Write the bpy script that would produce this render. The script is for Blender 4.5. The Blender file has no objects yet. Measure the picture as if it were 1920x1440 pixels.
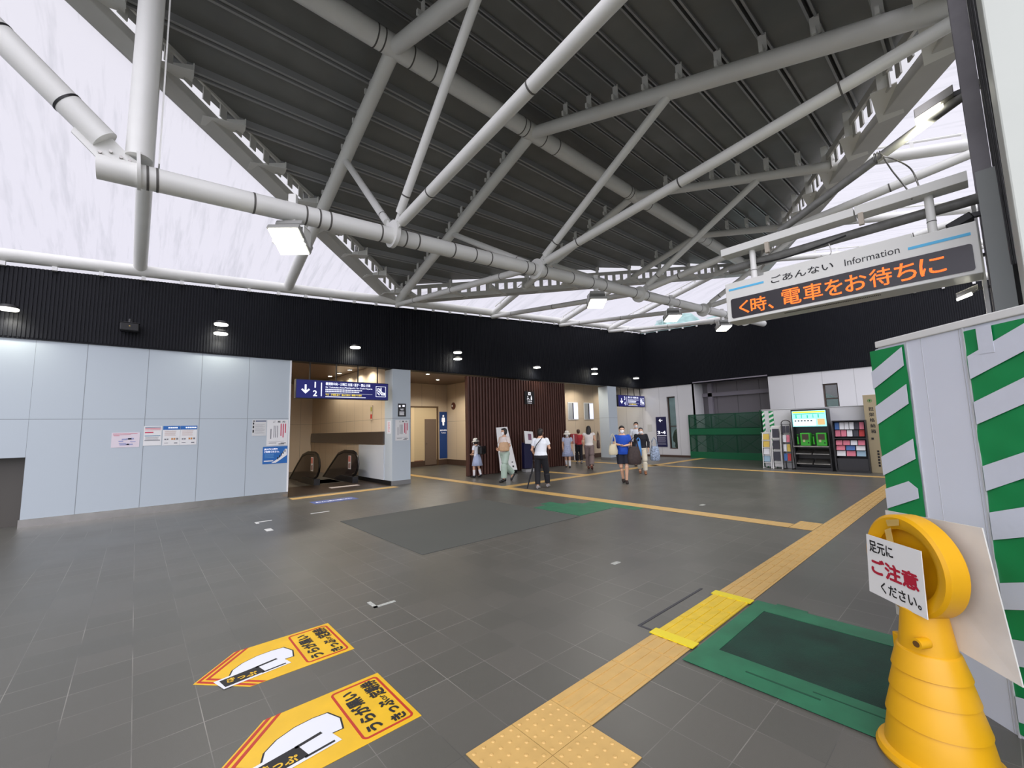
import bpy, bmesh, math, random
from mathutils import Vector, Matrix
random.seed(7)
C = bpy.context.scene
COL = C.collection
R = math.radians

# ------------------------------------------------------------------ camera, world, exposure
F_PX, YAW, PITCH, ROLL, CAM_H = 791.15, R(48.351), R(6.073), R(-1.4645), 1.6
def camera():
    f = Vector((math.cos(PITCH)*math.cos(YAW), math.cos(PITCH)*math.sin(YAW), math.sin(PITCH)))
    r = Vector((math.sin(YAW), -math.cos(YAW), 0)); u = r.cross(f)
    r2 = math.cos(ROLL)*r + math.sin(ROLL)*u; u2 = -math.sin(ROLL)*r + math.cos(ROLL)*u
    cd = bpy.data.cameras.new('camera'); cd.sensor_fit = 'HORIZONTAL'; cd.sensor_width = 36
    cd.lens = F_PX/1920*36; cd.clip_start = 0.05; cd.clip_end = 500
    o = bpy.data.objects.new('camera', cd); COL.objects.link(o)
    m = Matrix((r2, u2, -f)).transposed().to_4x4(); m.translation = (0, 0, CAM_H)
    o.matrix_world = m; C.camera = o
camera()
C.view_settings.view_transform = 'Standard'; C.view_settings.look = 'None'
C.view_settings.gamma = 1; C.view_settings.use_curve_mapping = False
C.view_settings.exposure = 0.0
C.cycles.max_bounces = 7; C.cycles.diffuse_bounces = 4; C.cycles.transparent_max_bounces = 12
C.cycles.use_denoising = True
C.cycles.sample_clamp_indirect = 4
W = bpy.data.worlds.new('overcast_sky'); C.world = W; W.use_nodes = True
nt = W.node_tree; bg = nt.nodes['Background']; bg.inputs[1].default_value = 1.15
geo = nt.nodes.new('ShaderNodeTexCoord'); sep = nt.nodes.new('ShaderNodeSeparateXYZ'); rmp = nt.nodes.new('ShaderNodeValToRGB')
nt.links.new(geo.outputs['Generated'], sep.inputs[0]); nt.links.new(sep.outputs['Z'], rmp.inputs[0]); nt.links.new(rmp.outputs[0], bg.inputs[0])
# sky made brighter behind the camera, added to light the walls and floor
nrm = nt.nodes.new('ShaderNodeVectorMath'); nrm.operation = 'DOT_PRODUCT'; nrm.inputs[1].default_value = Vector((-.62, -.62, .48)).normalized()
nt.links.new(geo.outputs['Generated'], nrm.inputs[0])
mr = nt.nodes.new('ShaderNodeMapRange'); mr.inputs[1].default_value = .35; mr.inputs[2].default_value = 1.0; mr.inputs[3].default_value = .97; mr.inputs[4].default_value = 4.2
mr.interpolation_type = 'SMOOTHSTEP'; nt.links.new(nrm.outputs['Value'], mr.inputs[0]); nt.links.new(mr.outputs[0], bg.inputs[1])
rmp.color_ramp.elements[0].color = (.30, .31, .32, 1); rmp.color_ramp.elements[0].position = 0.0
rmp.color_ramp.elements[1].color = (.80, .79, .90, 1); rmp.color_ramp.elements[1].position = 0.06
e = rmp.color_ramp.elements.new(1.0); e.color = (.86, .85, .88, 1)

# ------------------------------------------------------------------ materials
def lin(c):
    c = c/255.; return c/12.92 if c <= .04045 else ((c+.055)/1.055)**2.4
def rgb(r, g, b): return (lin(r), lin(g), lin(b), 1)
MC = {}
def mat(name, col, rough=.5, metal=0, noise=0, nscale=8, bump=0, bscale=60, emit=0, alpha=1, spec=.5):
    if name in MC: return MC[name]
    m = bpy.data.materials.new(name); m.use_nodes = True; n = m.node_tree.nodes; l = m.node_tree.links
    b = n['Principled BSDF']; b.inputs['Roughness'].default_value = rough; b.inputs['Metallic'].default_value = metal
    b.inputs['Base Color'].default_value = col; b.inputs['Specular IOR Level'].default_value = spec
    if noise:
        tc = n.new('ShaderNodeTexCoord'); nz = n.new('ShaderNodeTexNoise'); nz.inputs['Scale'].default_value = nscale; nz.inputs['Detail'].default_value = 6
        mx = n.new('ShaderNodeMix'); mx.data_type = 'RGBA'; mx.blend_type = 'MULTIPLY'; mx.inputs['Factor'].default_value = 1
        rp = n.new('ShaderNodeMapRange'); rp.inputs[1].default_value = .3; rp.inputs[2].default_value = .7
        rp.inputs[3].default_value = 1-noise; rp.inputs[4].default_value = 1+noise*.4
        l.new(tc.outputs['Object'], nz.inputs['Vector']); l.new(nz.outputs['Fac'], rp.inputs[0])
        mx.inputs[6].default_value = col; l.new(rp.outputs[0], mx.inputs[7]); l.new(mx.outputs[2], b.inputs['Base Color'])
    if bump:
        tc = n.new('ShaderNodeTexCoord'); nz = n.new('ShaderNodeTexNoise'); nz.inputs['Scale'].default_value = bscale
        bp = n.new('ShaderNodeBump'); bp.inputs['Strength'].default_value = bump; bp.inputs['Distance'].default_value = .01
        l.new(tc.outputs['Object'], nz.inputs['Vector']); l.new(nz.outputs['Fac'], bp.inputs['Height']); l.new(bp.outputs[0], b.inputs['Normal'])
    if emit:
        b.inputs['Emission Color'].default_value = col; b.inputs['Emission Strength'].default_value = emit
    if alpha < 1: b.inputs['Alpha'].default_value = alpha
    MC[name] = m; return m
def nodes_of(m): return m.node_tree.nodes, m.node_tree.links, m.node_tree.nodes['Principled BSDF']
steel = mat('pale_grey_paint', rgb(226, 226, 221), .38, noise=.06, nscale=1.5)
steel2 = mat('grey_beam_paint', rgb(196, 195, 189), .5, noise=.07, nscale=2)
deck_m = mat('roof_sheet', rgb(120, 121, 118), .45, metal=.2, noise=.12, nscale=2)
deck_rib = mat('roof_rib', rgb(160, 161, 161), .4, metal=.3)
black = mat('black', rgb(18, 18, 20), .5)
dark = mat('dark_plastic', rgb(38, 38, 40), .4)
chrome = mat('chrome', rgb(200, 200, 200), .2, metal=1)
stain = mat('stainless', rgb(165, 163, 158), .22, metal=.85, noise=.15, nscale=5)
white_p = mat('white_panel', rgb(200, 206, 212), .35, noise=.03, nscale=2)
whitem = mat('white', rgb(228, 228, 226), .5)
paper = mat('paper', rgb(222, 222, 220), .7)
beige = mat('beige_panel', rgb(196, 180, 156), .5, noise=.05, nscale=1)
navy = mat('sign_navy', rgb(18, 24, 96), .35)
blue = mat('poster_blue', rgb(30, 100, 172), .5)
red = mat('red', rgb(190, 40, 36), .5)
green = mat('tape_green', rgb(10, 140, 74), .45, noise=.08, nscale=3)
yellow = mat('cone_yellow', rgb(222, 164, 6), .4, noise=.06, nscale=6)
text_w = mat('lettering_white', rgb(245, 245, 250), .5, emit=.5)
text_k = mat('lettering_black', rgb(22, 22, 26), .6)
text_r = mat('lettering_red', rgb(176, 22, 52), .6)
brown = mat('slat_brown', rgb(84, 54, 46), .45, noise=.12, nscale=6)
def beige_joint(): return mat('joint_midgrey', rgb(110, 112, 114), .7)  # plain mid grey for joints
joint = beige_joint()

def floor_mat():
    m = mat('floor_tile', rgb(93, 90, 89), .38); n, l, b = nodes_of(m)
    tc = n.new('ShaderNodeTexCoord'); mp = n.new('ShaderNodeMapping'); l.new(tc.outputs['Object'], mp.inputs[0])
    mp.inputs['Location'].default_value = (-.0649, -.0541, 0)   # joints at X = .37 + .305 n, Y = .97 + .305 n
    br = n.new('ShaderNodeTexBrick'); br.offset = 0; br.inputs['Scale'].default_value = 1
    br.inputs['Brick Width'].default_value = .305; br.inputs['Row Height'].default_value = .305
    br.inputs['Mortar Size'].default_value = .0022; br.inputs['Mortar Smooth'].default_value = .1; br.inputs['Bias'].default_value = 0
    br.inputs['Color1'].default_value = rgb(86, 85, 79); br.inputs['Color2'].default_value = rgb(92, 90, 84)
    l.new(mp.outputs[0], br.inputs['Vector'])
    nz = n.new('ShaderNodeTexNoise'); nz.inputs['Scale'].default_value = .9; nz.inputs['Detail'].default_value = 4; l.new(tc.outputs['Object'], nz.inputs['Vector'])
    rp = n.new('ShaderNodeMapRange'); rp.inputs[1].default_value = .4; rp.inputs[2].default_value = .6; l.new(nz.outputs['Fac'], rp.inputs[0])
    mc = n.new('ShaderNodeMix'); mc.data_type = 'RGBA'; mc.inputs[6].default_value = rgb(78, 77, 73); mc.inputs[7].default_value = rgb(138, 135, 128); l.new(rp.outputs[0], mc.inputs['Factor'])
    l.new(mc.outputs[2], br.inputs['Mortar'])
    fn = n.new('ShaderNodeTexNoise'); fn.inputs['Scale'].default_value = 350; l.new(tc.outputs['Object'], fn.inputs['Vector'])
    mx = n.new('ShaderNodeMix'); mx.data_type = 'RGBA'; mx.blend_type = 'MULTIPLY'; mx.inputs['Factor'].default_value = 1
    r2 = n.new('ShaderNodeMapRange'); r2.inputs[3].default_value = .72; r2.inputs[4].default_value = 1.28; l.new(fn.outputs['Fac'], r2.inputs[0])
    l.new(br.outputs['Color'], mx.inputs[6]); l.new(r2.outputs[0], mx.inputs[7]); l.new(mx.outputs[2], b.inputs['Base Color'])
    r3 = n.new('ShaderNodeMapRange'); r3.inputs[3].default_value = .27; r3.inputs[4].default_value = .42; l.new(nz.outputs['Fac'], r3.inputs[0]); l.new(r3.outputs[0], b.inputs['Roughness'])
    bp = n.new('ShaderNodeBump'); bp.inputs['Strength'].default_value = .25; bp.inputs['Distance'].default_value = .002; l.new(fn.outputs['Fac'], bp.inputs['Height']); l.new(bp.outputs[0], b.inputs['Normal'])
    return m
floor_m = floor_mat()

def grid_panel(name, base, w, h, off=(0, 0), line=(.5, .5, .5), size=.006, axis='XZ', rough=.4):
    """wall panels with thin joints"""
    m = mat(name, base, rough); n, l, b = nodes_of(m)
    tc = n.new('ShaderNodeTexCoord'); sp = n.new('ShaderNodeSeparateXYZ'); cb = n.new('ShaderNodeCombineXYZ')
    l.new(tc.outputs['Object'], sp.inputs[0])
    l.new(sp.outputs[axis[0]], cb.inputs[0]); l.new(sp.outputs[axis[1]], cb.inputs[1])
    mp = n.new('ShaderNodeMapping'); mp.inputs['Location'].default_value = (-off[0], -off[1], 0); l.new(cb.outputs[0], mp.inputs[0])
    br = n.new('ShaderNodeTexBrick'); br.offset = 0; br.inputs['Scale'].default_value = 1
    br.inputs['Brick Width'].default_value = w; br.inputs['Row Height'].default_value = h; br.inputs['Mortar Size'].default_value = size
    br.inputs['Mortar Smooth'].default_value = 0; br.inputs['Color1'].default_value = base; br.inputs['Color2'].default_value = base
    br.inputs['Mortar'].default_value = (base[0]*line[0], base[1]*line[1], base[2]*line[2], 1)
    l.new(mp.outputs[0], br.inputs['Vector']); l.new(br.outputs['Color'], b.inputs['Base Color'])
    return m
wallA_m = grid_panel('white_wall_panels', rgb(178, 188, 194), .954, 2.016, (.124, 0), size=.006)
wallB_m = grid_panel('white_wall_panels_b', rgb(206, 206, 206), 1.0, 5, (4.25, -.6), size=.006, axis='YZ')
bayX_m = grid_panel('beige_wall_x', rgb(208, 190, 165), .75, 2.02, (.1, 0), size=.006, axis='YZ')
bayY_m = grid_panel('beige_wall_y', rgb(208, 190, 165), .75, 2.02, (.1, 0), size=.006)
colm = grid_panel('column_panels', rgb(184, 194, 200), 9, 2.016, (0, 0), size=.006)
soffit_m = grid_panel('soffit_slats', rgb(110, 88, 74), 30, .12, (0, 0), size=.012, axis='XY', rough=.35)
cloak_m = grid_panel('grey_shutters', rgb(120, 116, 120), .95, 6, (.2, 0), size=.015, axis='YZ')

# ------------------------------------------------------------------ mesh helpers
def new(): return bmesh.new()
def box(bm, x0, x1, y0, y1, z0, z1, m=None):
    v = [bm.verts.new((x, y, z)) for x in (x0, x1) for y in (y0, y1) for z in (z0, z1)]
    for f in ((0, 1, 3, 2), (4, 6, 7, 5), (0, 4, 5, 1), (2, 3, 7, 6), (0, 2, 6, 4), (1, 5, 7, 3)):
        bm.faces.new([v[i] for i in f])
    if m is not None:
        for q in v: q.co = m @ q.co
    return v
def prism(bm, pts, d, n=(0, 0, 1)):
    """extrude the polygon pts by d along n"""
    n = Vector(n)*d; a = [bm.verts.new(p) for p in pts]; b = [bm.verts.new(Vector(p)+n) for p in pts]
    bm.faces.new(a[::-1]); bm.faces.new(b)
    for i in range(len(a)): bm.faces.new((a[i], a[(i+1) % len(a)], b[(i+1) % len(a)], b[i]))
def basis(d, up=(0, 0, 1)):
    d = Vector(d).normalized(); u = Vector(up)
    if abs(d.dot(u)) > .98: u = Vector((1, 0, 0))
    a = d.cross(u).normalized(); return a, a.cross(d).normalized()
def loft(bm, pts, ra, rb=None, n=14, up=(0, 0, 1), caps=True):
    """tube through pts with half-widths ra (sideways) and rb (other way)"""
    pts = [Vector(p) for p in pts]; rb = rb or ra
    if not hasattr(ra, '__len__'): ra = [ra]*len(pts)
    if not hasattr(rb, '__len__'): rb = [rb]*len(pts)
    rings = []
    for i, p in enumerate(pts):
        d = pts[min(i+1, len(pts)-1)] - pts[max(i-1, 0)]
        a, b = basis(d, up)
        rings.append([bm.verts.new(p + a*ra[i]*math.cos(2*math.pi*k/n) + b*rb[i]*math.sin(2*math.pi*k/n)) for k in range(n)])
    for r, s in zip(rings, rings[1:]):
        for k in range(n): bm.faces.new((r[k], r[(k+1) % n], s[(k+1) % n], s[k]))
    if caps: bm.faces.new(rings[0][::-1]); bm.faces.new(rings[-1])
def tube(bm, p, q, r, n=20, r2=None): loft(bm, [p, q], [r, r if r2 is None else r2], n=n)
def ell(bm, c, rx, ry, rz, seg=16, m=None):
    mt = Matrix.Translation(c) @ (m or Matrix()) @ Matrix.Diagonal((rx, ry, rz, 1))
    bmesh.ops.create_uvsphere(bm, u_segments=seg, v_segments=max(8, seg*2//3), radius=1, matrix=mt)
def lathe(bm, prof, n=32, c=(0, 0, 0)):
    c = Vector(c); rings = []
    for r, z in prof:
        rings.append([bm.verts.new(c+Vector((max(r, 1e-4)*math.cos(2*math.pi*k/n), max(r, 1e-4)*math.sin(2*math.pi*k/n), z))) for k in range(n)])
    for r, s in zip(rings, rings[1:]):
        for k in range(n): bm.faces.new((r[k], r[(k+1) % n], s[(k+1) % n], s[k]))
    bm.faces.new(rings[0][::-1]); bm.faces.new(rings[-1])
def obj(name, bm, m, parent=None, smooth=False, bevel=0, world=False):
    if world and parent is not None: bm.transform(parent.matrix_world.inverted())
    bmesh.ops.recalc_face_normals(bm, faces=bm.faces)
    me = bpy.data.meshes.new(name); bm.to_mesh(me); bm.free(); me.materials.append(m)
    o = bpy.data.objects.new(name, me); COL.objects.link(o)
    if smooth:
        for p in me.polygons: p.use_smooth = True
        try: me.set_sharp_from_angle(angle=R(38))
        except Exception: pass
    if bevel:
        md = o.modifiers.new('bevel', 'BEVEL'); md.width = bevel; md.segments = 2; md.limit_method = 'ANGLE'
    if parent is not None: o.parent = parent
    return o
def tag(o, label=None, cat=None, group=None, kind=None):
    if label: o['label'] = label
    if cat: o['category'] = cat
    if group: o['group'] = group
    if kind: o['kind'] = kind
    return o
def struct(name, bm, m, label, cat, **k): return tag(obj(name, bm, m, **k), label, cat, kind='structure')
def thing(name, label, cat, loc=(0, 0, 0), rz=0, group=None, frame=None):
    o = bpy.data.objects.new(name, None); COL.objects.link(o); o.empty_display_size = .1
    if frame is not None:   # origin, right, up
        u = Vector(frame[1]).normalized(); v = Vector(frame[2]).normalized(); w = u.cross(v)
        mt = Matrix((u, v, w)).transposed().to_4x4(); mt.translation = frame[0]
    else:
        mt = Matrix.Translation(loc) @ Matrix.Rotation(rz, 4, 'Z')
    o.matrix_world = mt; bpy.context.view_layer.update()
    return tag(o, label, cat, group)
def copy_tree(o, mw=None, label=None, parent=None):
    c = o.copy(); COL.objects.link(c)
    if parent is not None: c.parent = parent
    if mw is not None: c.matrix_world = mw
    if label: c['label'] = label
    for ch in [x for x in bpy.data.objects if x.parent == o]: copy_tree(ch, parent=c)
    return c
def text_mesh(name, s, m, parent, x, y, w=None, h=None, z=.002, bold=0, depth=.001, align='C', rot=0, flipdir=False, vertical=False):
    """lettering fitted in a box w by h centred (or left-aligned) at x, y in the parent's own plane"""
    cu = bpy.data.curves.new('t', 'FONT'); cu.body = '\n'.join(s) if vertical else s; cu.size = 1; cu.offset = 0; cu.extrude = .0
    cu.resolution_u = 3
    if vertical: cu.align_x = 'CENTER'; cu.space_line = .82
    t = bpy.data.objects.new('t', cu); COL.objects.link(t); bpy.context.view_layer.update()
    me = bpy.data.meshes.new_from_object(t.evaluated_get(bpy.context.evaluated_depsgraph_get()))
    bpy.data.objects.remove(t); bpy.data.curves.remove(cu)
    if bold:   # thicken the strokes with a ring of shifted copies
        bb = bmesh.new(); bb.from_mesh(me); base = bb.verts[:] + bb.edges[:] + bb.faces[:]
        for k in range(6):
            g = bmesh.ops.duplicate(bb, geom=base)['geom']; vs = [v for v in g if isinstance(v, bmesh.types.BMVert)]
            bmesh.ops.translate(bb, verts=vs, vec=(bold*.9*math.cos(k*math.pi/3), bold*.9*math.sin(k*math.pi/3), (k+1)*1e-4))
        bb.to_mesh(me); bb.free()
    xs = [v.co.x for v in me.vertices] or [0, 1]; ys = [v.co.y for v in me.vertices] or [0, 1]
    x0, x1, y0, y1 = min(xs), max(xs), min(ys), max(ys)
    sx = (w/(x1-x0)) if w else None; sy = (h/(y1-y0)) if h else None
    if sx is None: sx = sy
    if sy is None: sy = sx
    mt = Matrix.Translation((x, y, z)) @ Matrix.Rotation(rot, 4, 'Z') @ Matrix.Diagonal((sx, sy, 1, 1)) @ Matrix.Translation((-(x0+x1)/2 if align == 'C' else -x0, -(y0+y1)/2, 0))
    me.transform(mt); me.name = name; me.materials.clear(); me.materials.append(m)
    o = bpy.data.objects.new(name, me); COL.objects.link(o); o.parent = parent
    return o
def plate(name, parent, m, x0, x1, y0, y1, z0=0, z1=.004, bevel=0):
    b = new(); box(b, x0, x1, y0, y1, z0, z1); return obj(name, b, m, parent, bevel=bevel)
def bars(name, parent, m, rects, z=.005):
    b = new()
    for r in rects: box(b, r[0], r[1], r[2], r[3], z-.001, z+.001)
    return obj(name, b, m, parent)
def voxel(name, bm, m, parent, vox=.009, smooth=4, thick=None):
    me = bpy.data.meshes.new('v'); bm.to_mesh(me); bm.free()
    t = bpy.data.objects.new('v', me); COL.objects.link(t)
    rm = t.modifiers.new('r', 'REMESH'); rm.mode = 'VOXEL'; rm.voxel_size = vox
    sm = t.modifiers.new('s', 'SMOOTH'); sm.iterations = smooth; sm.factor = .5
    bpy.context.view_layer.update()
    m2 = bpy.data.meshes.new_from_object(t.evaluated_get(bpy.context.evaluated_depsgraph_get()))
    bpy.data.objects.remove(t); bpy.data.meshes.remove(me)
    m2.name = name; m2.materials.clear(); m2.materials.append(m)
    for p in m2.polygons: p.use_smooth = True
    o = bpy.data.objects.new(name, m2); COL.objects.link(o); o.parent = parent
    return o
def spot(parent, loc, power, size=R(110), blend=.6, col=(1, .97, .88), radius=.05, direction=(0, 0, -1), world=False):
    ld = bpy.data.lights.new('lamp_light', 'SPOT'); ld.energy = power; ld.spot_size = size; ld.spot_blend = blend; ld.color = col; ld.shadow_soft_size = radius
    o = bpy.data.objects.new('lamp_light', ld); COL.objects.link(o); o.parent = parent
    o.matrix_local = Matrix.Translation(loc) @ Vector(direction).to_track_quat('-Z', 'Y').to_matrix().to_4x4()
    return o

# ------------------------------------------------------------------ dimensions of the place
YA, XB, YC = 12.12, 20.16, -.42      # wall on the left, wall on the right, open side behind the hoarding
FB = 3.58                            # underside of the dark fascia
RY, RZ = 5.85, 7.83                  # ridge tube
TX = [-3.3, -.12, 2.82, 5.95, 9.8, 13.6, 17.2]
def zf(X): return 5.27 + .062*(X+.12)          # roof frame height over the side walls
def zr(X, Y): return RZ - (RZ-zf(X))*abs(Y-RY)/(YA-RY)
def ftop(X): return 4.93 + .0733*(X+2.0)       # top of the dark fascia on the left wall

# ------------------------------------------------------------------ floor and walls
b = new(); box(b, -9, 26, -4, 24, -.1, 0); struct('floor', b, floor_m, 'dark grey square floor tiles with pale joints', 'floor')
b = new(); box(b, -1.54, 2.98, YA, YA+.25, .0, FB)
struct('wall_left', b, wallA_m, 'long white panelled wall with posters on the left', 'wall')
b = new(); box(b, -9, -1.54, YA, YA+.25, 1.3, FB); struct('wall_left_end', b, grid_panel('white_wall_panels_end', rgb(178, 188, 194), .954, 2.016, (-1.54, 0), size=.006), 'white wall panels above the grey recess at the far left', 'wall')
b = new(); box(b, -9, -1.54, YA+.35, YA+.45, 0, 1.3); struct('wall_left_recess', b, mat('recess_grey', rgb(74, 70, 64), .5), 'grey recess under the left end of the white wall', 'wall')
b = new(); box(b, -1.56, 2.98, YA-.012, YA, 0, .15); box(b, 2.98, 2.99, YA, YA+.3, 0, .15)
struct('baseboard_left', b, stain, 'stainless steel skirting along the white panelled wall', 'skirting')
b = new(); box(b, 2.955, 2.99, YA-.012, YA+.02, .15, FB); struct('trim_1', b, whitem, 'white corner trim where the panelled wall ends', 'trim')
# ribbed dark fascia on both walls
ribm = mat('fascia_navy_black', rgb(13, 15, 22), .55, noise=.1, nscale=1, spec=.25)
def ribs(bm, a, bnd, fix, axis, zb, zt, pitch=.056, depth=.016):
    n = int((bnd-a)/pitch); prof = []
    for i in range(n):
        s = a + i*pitch
        prof += [(s, 0), (s+pitch*.55, 0), (s+pitch*.6, depth), (s+pitch*.95, depth)]
    prof.append((bnd, 0)); vs = []
    for s, d in prof:
        f = fix + d
        if axis == 'x': vs.append((bm.verts.new((s, f, zb)), bm.verts.new((s, f, zt(s)))))
        else: vs.append((bm.verts.new((f, s, zb)), bm.verts.new((f, s, zt(s)))))
    for p, q in zip(vs, vs[1:]): bm.faces.new((p[0], q[0], q[1], p[1]))
b = new(); ribs(b, -9, XB, YA-.05, 'x', FB, ftop); box(b, -9, XB, YA-.03, YA+.3, FB-.03, FB)
for x in range(-9, 21):
    x1 = min(x+1, XB); prism(b, [(x, YA, FB), (x1, YA, FB), (x1, YA, ftop(x1)), (x, YA, ftop(x))], .25, (0, 1, 0))
struct('wall_left_upper', b, ribm, 'dark ribbed metal fascia above the left wall', 'wall')
def ftopB(Y): return 6.52 - (YA-Y)*.045
b = new(); ribs(b, YC, YA, XB-.05, 'y', FB, ftopB); box(b, XB-.03, XB+.3, YC, YA, FB-.03, FB)
prism(b, [(XB, YC, FB), (XB, YA, FB), (XB, YA, ftopB(YA)), (XB, YC, ftopB(YC))], .25, (1, 0, 0))
struct('wall_right_upper', b, ribm, 'dark ribbed metal fascia above the right wall', 'wall')
# escalator bay 1 (X 2.98..5.83), toilet recess, right passage
b = new(); box(b, 2.7, 2.98, YA+.25, 20, 0, 3.8); struct('wall_bay_left', b, bayX_m, 'beige wall on the left of the nearer escalator bay', 'wall')
b = new(); box(b, 2.7, 6.4, 20, 20.2, -3, 3.8); struct('wall_bay_back', b, bayY_m, 'beige wall at the back of the nearer escalator bay', 'wall')
b = new(); box(b, 5.83, 6.3, YA+.5, 20, 1.2, 3.8); box(b, 5.83, 6.3, 14.6, 20, -3, 1.2); struct('wall_bay_right', b, bayX_m, 'beige panelled wall beyond the right escalator balustrade', 'wall')
b = new(); box(b, 5.8, 6.3, YA+.5, 14.6, .12, 1.2); struct('wall_bay_low', b, white_p, 'white lower wall panels beside the escalator landing', 'wall')
b = new(); box(b, 5.79, 5.83, YA, 15.0, 0, .13); struct('baseboard_bay', b, black, 'dark skirting beside the escalator landing', 'skirting')
b = new(); box(b, 5.775, 5.83, YA+.5, 19.9, 1.22, 1.62); struct('trim_2', b, mat('dark_strip', rgb(86, 76, 70), .2, metal=.4), 'dark glossy strip along the beige escalator bay wall', 'trim')
b = new(); box(b, 2.98, 8.0, YA+.0, 20, 3.8, 3.9); box(b, 8, 20.2, YA+.05, 20, 3.8, 3.9)
struct('ceiling_bay', b, soffit_m, 'brown slatted soffit over the escalator bay and passages', 'ceiling')
def column(name, x0, x1, y1, lab):
    t = new(); box(t, x0, x1, YA-.03, y1, .12, FB-.04); o = struct(name, t, colm, lab, 'column')
    t = new(); box(t, x0-.012, x1+.012, YA-.042, y1, 0, .13); obj('plinth', t, mat('plinth_grey', rgb(120, 120, 118), .5), o)
column('wall_column_near', 5.83, 6.44, YA+.5, 'white panelled square column to the right of the nearer escalators')
column('wall_column_far', 16.9, 17.6, YA+.52, 'white panelled square column left of the farther platform sign')
b = new(); box(b, 6.3, 11.3, 17.4, 17.6, 0, 3.8); struct('wall_recess_back', b, bayY_m, 'beige wall with the toilet door at the back of the recess', 'wall')
b = new(); box(b, 11.2, 11.4, YA+.2, 17.6, 0, 3.8); struct('wall_recess_right', b, bayX_m, 'beige side wall behind the brown slat screen', 'wall')
b = new(); box(b, 6.3, 11.2, 17.36, 17.4, 0, .25); box(b, 11.16, 11.2, YA+.3, 17.4, 0, .25); struct('baseboard_recess', b, mat('dark_brown_base', rgb(78, 60, 50), .5), 'dark brown skirting in the toilet recess', 'skirting')
b = new(); box(b, 13.6, XB, 13.9, 14.1, 0, 3.8); struct('wall_passage_back', b, bayY_m, 'beige wall with two small windows in the far passage', 'wall')
b = new(); box(b, 13.6, XB, 13.87, 13.9, 0, .22); struct('baseboard_passage', b, MC['dark_brown_base'], 'dark brown skirting in the far passage', 'skirting')
# landing plate and pit
b = new(); box(b, 2.98, 5.79, YA, 14.3, .0, .006); struct('trim_3', b, mat('landing_plate', rgb(70, 58, 50), .35, metal=.5, noise=.2, nscale=6), 'dark metal landing plate in front of the escalators', 'landing plate')
# slat screen
b = new(); box(b, 8.66, 13.8, YA+.06, YA+.14, .0, 3.5); n = 37
for i in range(n+1):
    x = 8.66 + i*(5.14-.07)/n; box(b, x, x+.07, YA-.02, YA+.06, .02, 3.5)
tag(obj('slat_screen', b, brown), 'tall dark brown vertical slat screen between the two passages', 'screen')
# right wall
b = new()
box(b, XB, XB+.25, 10.86, YA+4.3, .1, FB); box(b, XB, XB+.25, 9.4, 10.4, .1, FB); box(b, XB, XB+.25, 10.4, 10.86, 3.02, FB); box(b, XB, XB+.25, 10.4, 10.86, .1, .4)
box(b, XB, XB+.25, 4.27, 6.16, 0, FB); box(b, XB, XB+.25, YC, 3.78, 0, FB); box(b, XB, XB+.25, 3.78, 4.27, 3.05, FB); box(b, XB, XB+.25, 3.78, 4.27, 0, 2.0)
box(b, XB, XB+.9, 9.38, 9.5, .1, FB); box(b, XB, XB+.25, YA+.05, YA+4.3, FB, 3.9)
struct('wall_right', b, wallB_m, 'pale wall at the far right end of the hall', 'wall')
b = new(); box(b, XB-.012, XB, 9.4, YA, 0, .1); struct('baseboard_right', b, MC['dark_brown_base'], 'dark skirting below the number sign wall', 'skirting')
wf = mat('window_frame', rgb(70, 58, 50), .5); glassm = mat('window_glass', rgb(50, 58, 48), .1, alpha=.6)
def window(name, y0, y1, z0, z1, lab):
    t = new(); box(t, XB+.1, XB+.2, y0, y0+.05, z0, z1); box(t, XB+.1, XB+.2, y1-.05, y1, z0, z1); box(t, XB+.1, XB+.2, y0+.05, y1-.05, z0, z0+.05); box(t, XB+.1, XB+.2, y0+.05, y1-.05, z1-.05, z1)
    zm = z0+(z1-z0)*.42; box(t, XB+.1, XB+.2, y0+.05, y1-.05, zm, zm+.05)
    o = struct(name, t, wf, lab, 'window'); t = new(); box(t, XB+.14, XB+.15, y0+.05, y1-.05, z0+.05, z1-.05); obj('pane', t, glassm, o)
window('window_1', 10.4, 10.86, .4, 3.02, 'tall narrow brown framed window right of the number sign')
window('window_2', 3.78, 4.27, 2.0, 3.05, 'small dark square window above the magazine rack')
b = new(); box(b, XB+1.0, XB+1.1, 5.5, 9.6, 0, FB+.2); struct('wall_shutter', b, cloak_m, 'grey closed panels behind the green net fence', 'wall')
b = new(); box(b, XB+.8, XB+.95, 5.9, 9.38, 2.92, 3.1); box(b, XB+.8, XB+.97, 8.9, 9.1, 0, FB)
box(b, XB-.1, XB+1.1, 6.16, 9.4, FB, FB+.05)
struct('trim_4', b, mat('beam_violet_grey', rgb(135, 130, 138), .5), 'grey steel beam and post in front of the closed panels', 'beam')
# open side behind the white hoarding
b = new(); box(b, 8, XB+.3, YC-.25, YC, 0, 2.6); struct('wall_side', b, ribm, 'low dark wall along the hoarding side', 'wall')

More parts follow.
